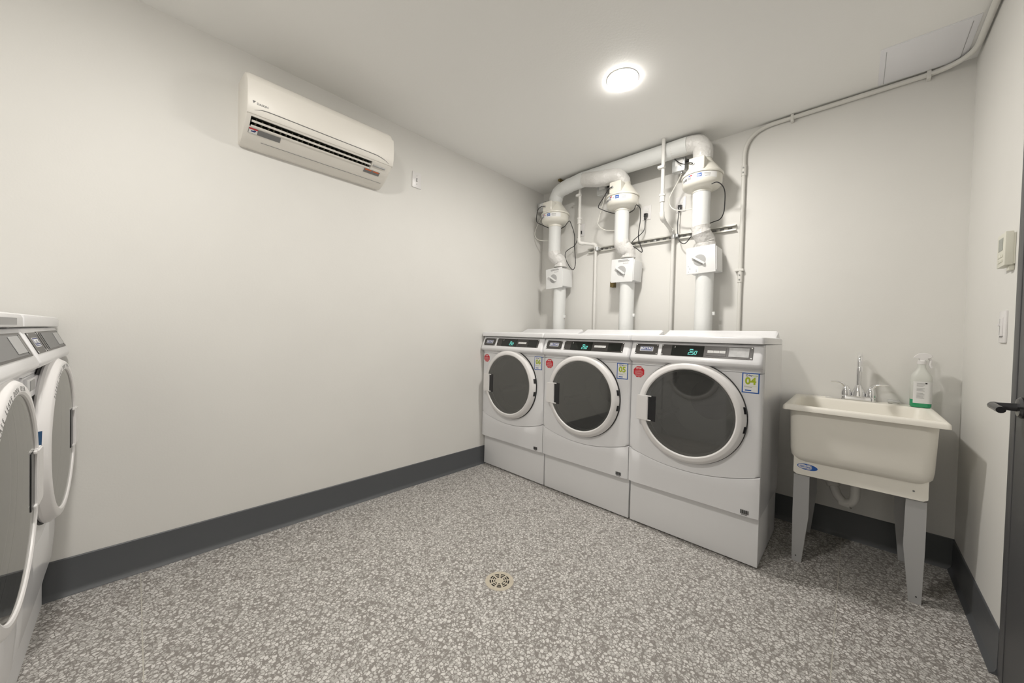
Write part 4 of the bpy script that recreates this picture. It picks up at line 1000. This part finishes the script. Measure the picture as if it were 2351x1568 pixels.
# spray bottle
sb = empty('spray_bottle', (2.636, -0.085, 0.828), 'frosted spray bottle with green liquid and a white trigger on the tub corner', 'spray bottle')
SBM = Matrix.Translation(Vector((-2.636, 0.085, -0.828)))
bxp, byp = 2.636, -0.085
def bl(hx_, hy_, z, r=None): return rrect(bxp, byp, hx_, hy_, min(hx_, hy_) * 0.7 if r is None else r, z, 6)
bm = bmesh.new(); loft(bm, [bl(0.034, 0.024, 0.829), bl(0.038, 0.028, 0.834), bl(0.038, 0.028, 0.975), bl(0.036, 0.027, 0.990), bl(0.028, 0.023, 1.008), bl(0.019, 0.018, 1.022), bl(0.015, 0.015, 1.036), bl(0.0135, 0.0135, 1.056)])
finish('bottle', bm, 'bottle_frost', sb, SBM, 50)
bm = bmesh.new(); loft(bm, [bl(0.0345, 0.0245, 0.8286), bl(0.0384, 0.0284, 0.8338), bl(0.0384, 0.0284, 0.868)])
finish('liquid', bm, 'liquid_green', sb, SBM, 50)
lo = []
for z in (0.850, 0.962):
    ring_ = rrect(bxp - 0.0, byp, 0.0388, 0.0288, 0.020, z, 6)
    keep = [p for p in ring_ if p[1] < byp + 0.004 and p[0] > bxp - 0.030]
    keep.sort(key=lambda p: (p[0]))
    lo.append(keep)
bm = bmesh.new(); loft(bm, lo, False, False, closed=False)
lb_ = finish('label', bm, 'label_light', sb, SBM, 60)
bm = bmesh.new()
for q in range(13):
    if q in (3, 7): continue
    merge(bm, B(bxp - 0.017, bxp + 0.010 - 0.004 * (q % 3 == 2), byp - 0.0296, byp - 0.0290, 0.951 - q * 0.0062, 0.9530 - q * 0.0062))
finish('small_print', bm, 'label_midgrey', lb_, SBM, 0)
finish('black_strip', B(bxp + 0.012, bxp + 0.019, byp - 0.0296, byp - 0.0290, 0.951, 0.957), 'print_black', lb_, SBM, 0)
finish('neck_ring', lathe(bmesh.new(), [(0.0145, 1.050), (0.0165, 1.052), (0.0165, 1.068), (0.012, 1.072)], (bxp, byp, 0), n=24), 'white_plastic', sb, SBM)
bm = bmesh.new()
prism(bm, [(bxp - 0.030, 1.082), (bxp - 0.026, 1.094), (bxp - 0.014, 1.106), (bxp + 0.010, 1.110), (bxp + 0.030, 1.104), (bxp + 0.036, 1.092), (bxp + 0.026, 1.084), (bxp + 0.012, 1.080), (bxp + 0.010, 1.068), (bxp - 0.010, 1.068), (bxp - 0.010, 1.084)], 'y', byp - 0.011, byp + 0.011)
bmesh.ops.bevel(bm, geom=bm.edges[:], offset=0.0015, segments=1, affect='EDGES')
finish('spray_head', bm, 'white_plastic', sb, SBM)
finish('trigger', T_(catmull([(bxp + 0.022, byp, 1.088), (bxp + 0.030, byp, 1.070), (bxp + 0.028, byp, 1.050), (bxp + 0.034, byp, 1.034)], 5), 0.0055, 10), 'white_plastic', sb, SBM)

# ================================================================ FLOOR DRAIN
fd = empty('floor_drain', (1.217, -1.737, 0), 'round beige floor drain grate in the terrazzo', 'floor drain')
finish('rim', lathe(bmesh.new(), [(0.066, -0.003), (0.066, 0.0012), (0.062, 0.0022), (0.047, 0.0024), (0.001, 0.0024)], n=48, cap1=False), 'drain_plastic', fd)
for rr, wd in ((0.0430, 0.0062), (0.0325, 0.0058), (0.0225, 0.0052)):
    for k in range(9):
        a0 = k * 40 + 6 + (3 if rr < 0.025 else 0); a1 = (k + 1) * 40 - 6 - (3 if rr < 0.025 else 0)
        finish('slot', arc_patch(bmesh.new(), (0, 0, 0), rr - wd / 2, a0 + 12, a1 + 12, 0.0020, 0.0028, 6, wd), 'drain_hole', fd, None, 0)

# ================================================================ WALL FITTINGS
t = empty('light_switch', (0, -1.486, 2.215), 'small white toggle switch plate beside the air conditioner', 'light switch')
SW = Matrix.Translation(Vector((0, 1.486, -2.215)))
pl_ = finish('cover_plate', B(0, 0.006, -1.523, -1.449, 2.213, 2.328, 0.002), 'white_plastic', t, SW)
finish('toggle_slot', B(0.0055, 0.0068, -1.491, -1.481, 2.258, 2.283), 'label_grey', t, SW, 0)
finish('toggle', B(0.006, 0.016, -1.4895, -1.4825, 2.261, 2.273, 0.001), 'white_plastic', t, SW)
for z in (2.240, 2.301): finish('screw', lathe(bmesh.new(), [(0.003, 0.0), (0.003, 0.0008)], (0.006, -1.486, z), 'x', 10), 'label_midgrey', t, SW)

t = empty('wall_controller', (W, -0.735, 1.44), 'cream wall controller with a small grey screen near the door', 'wall controller')
WM = Matrix.Translation(Vector((-W, 0.735, -1.44)))
finish('back_plate', B(W - 0.006, W, -0.782, -0.688, 1.445, 1.555, 0.002), 'thermo_cream', t, WM)
fb = finish('case', B(W - 0.024, W - 0.005, -0.784, -0.684, 1.442, 1.562, 0.003), 'thermo_cream', t, WM)
finish('screen', B(W - 0.0248, W - 0.0235, -0.758, -0.704, 1.500, 1.545, 0.0005), 'thermo_screen', fb, WM, 0)
for z in (1.462, 1.480):
    for y in (-0.752, -0.732, -0.712): finish('button', B(W - 0.0262, W - 0.0238, y - 0.007, y + 0.007, z - 0.005, z + 0.005, 0.001), 'thermo_cream', fb, WM)
finish('lower_cable_cover', B(W - 0.012, W, -0.775, -0.745, 1.425, 1.445, 0.001), 'thermo_cream', t, WM)

t = empty('dimmer_switch', (W, -0.69, 1.165), 'white slide dimmer plate on the right wall above the door lever', 'dimmer')
WM = Matrix.Translation(Vector((-W, 0.69, -1.165)))
finish('cover_plate', B(W - 0.006, W, -0.730, -0.650, 1.166, 1.284, 0.002), 'white_plastic', t, WM)
finish('paddle', B(W - 0.009, W - 0.005, -0.707, -0.673, 1.190, 1.260, 0.001), 'white_plastic', t, WM)
finish('slider_slot', B(W - 0.0095, W - 0.008, -0.679, -0.676, 1.195, 1.255), 'label_midgrey', t, WM, 0)
finish('slider', B(W - 0.014, W - 0.008, -0.682, -0.673, 1.228, 1.238, 0.001), 'white_plastic', t, WM)
for y in (-0.70, -0.685): finish('indicator', B(W - 0.0096, W - 0.0085, y - 0.004, y + 0.004, 1.186, 1.190), 'label_grey', t, WM, 0)
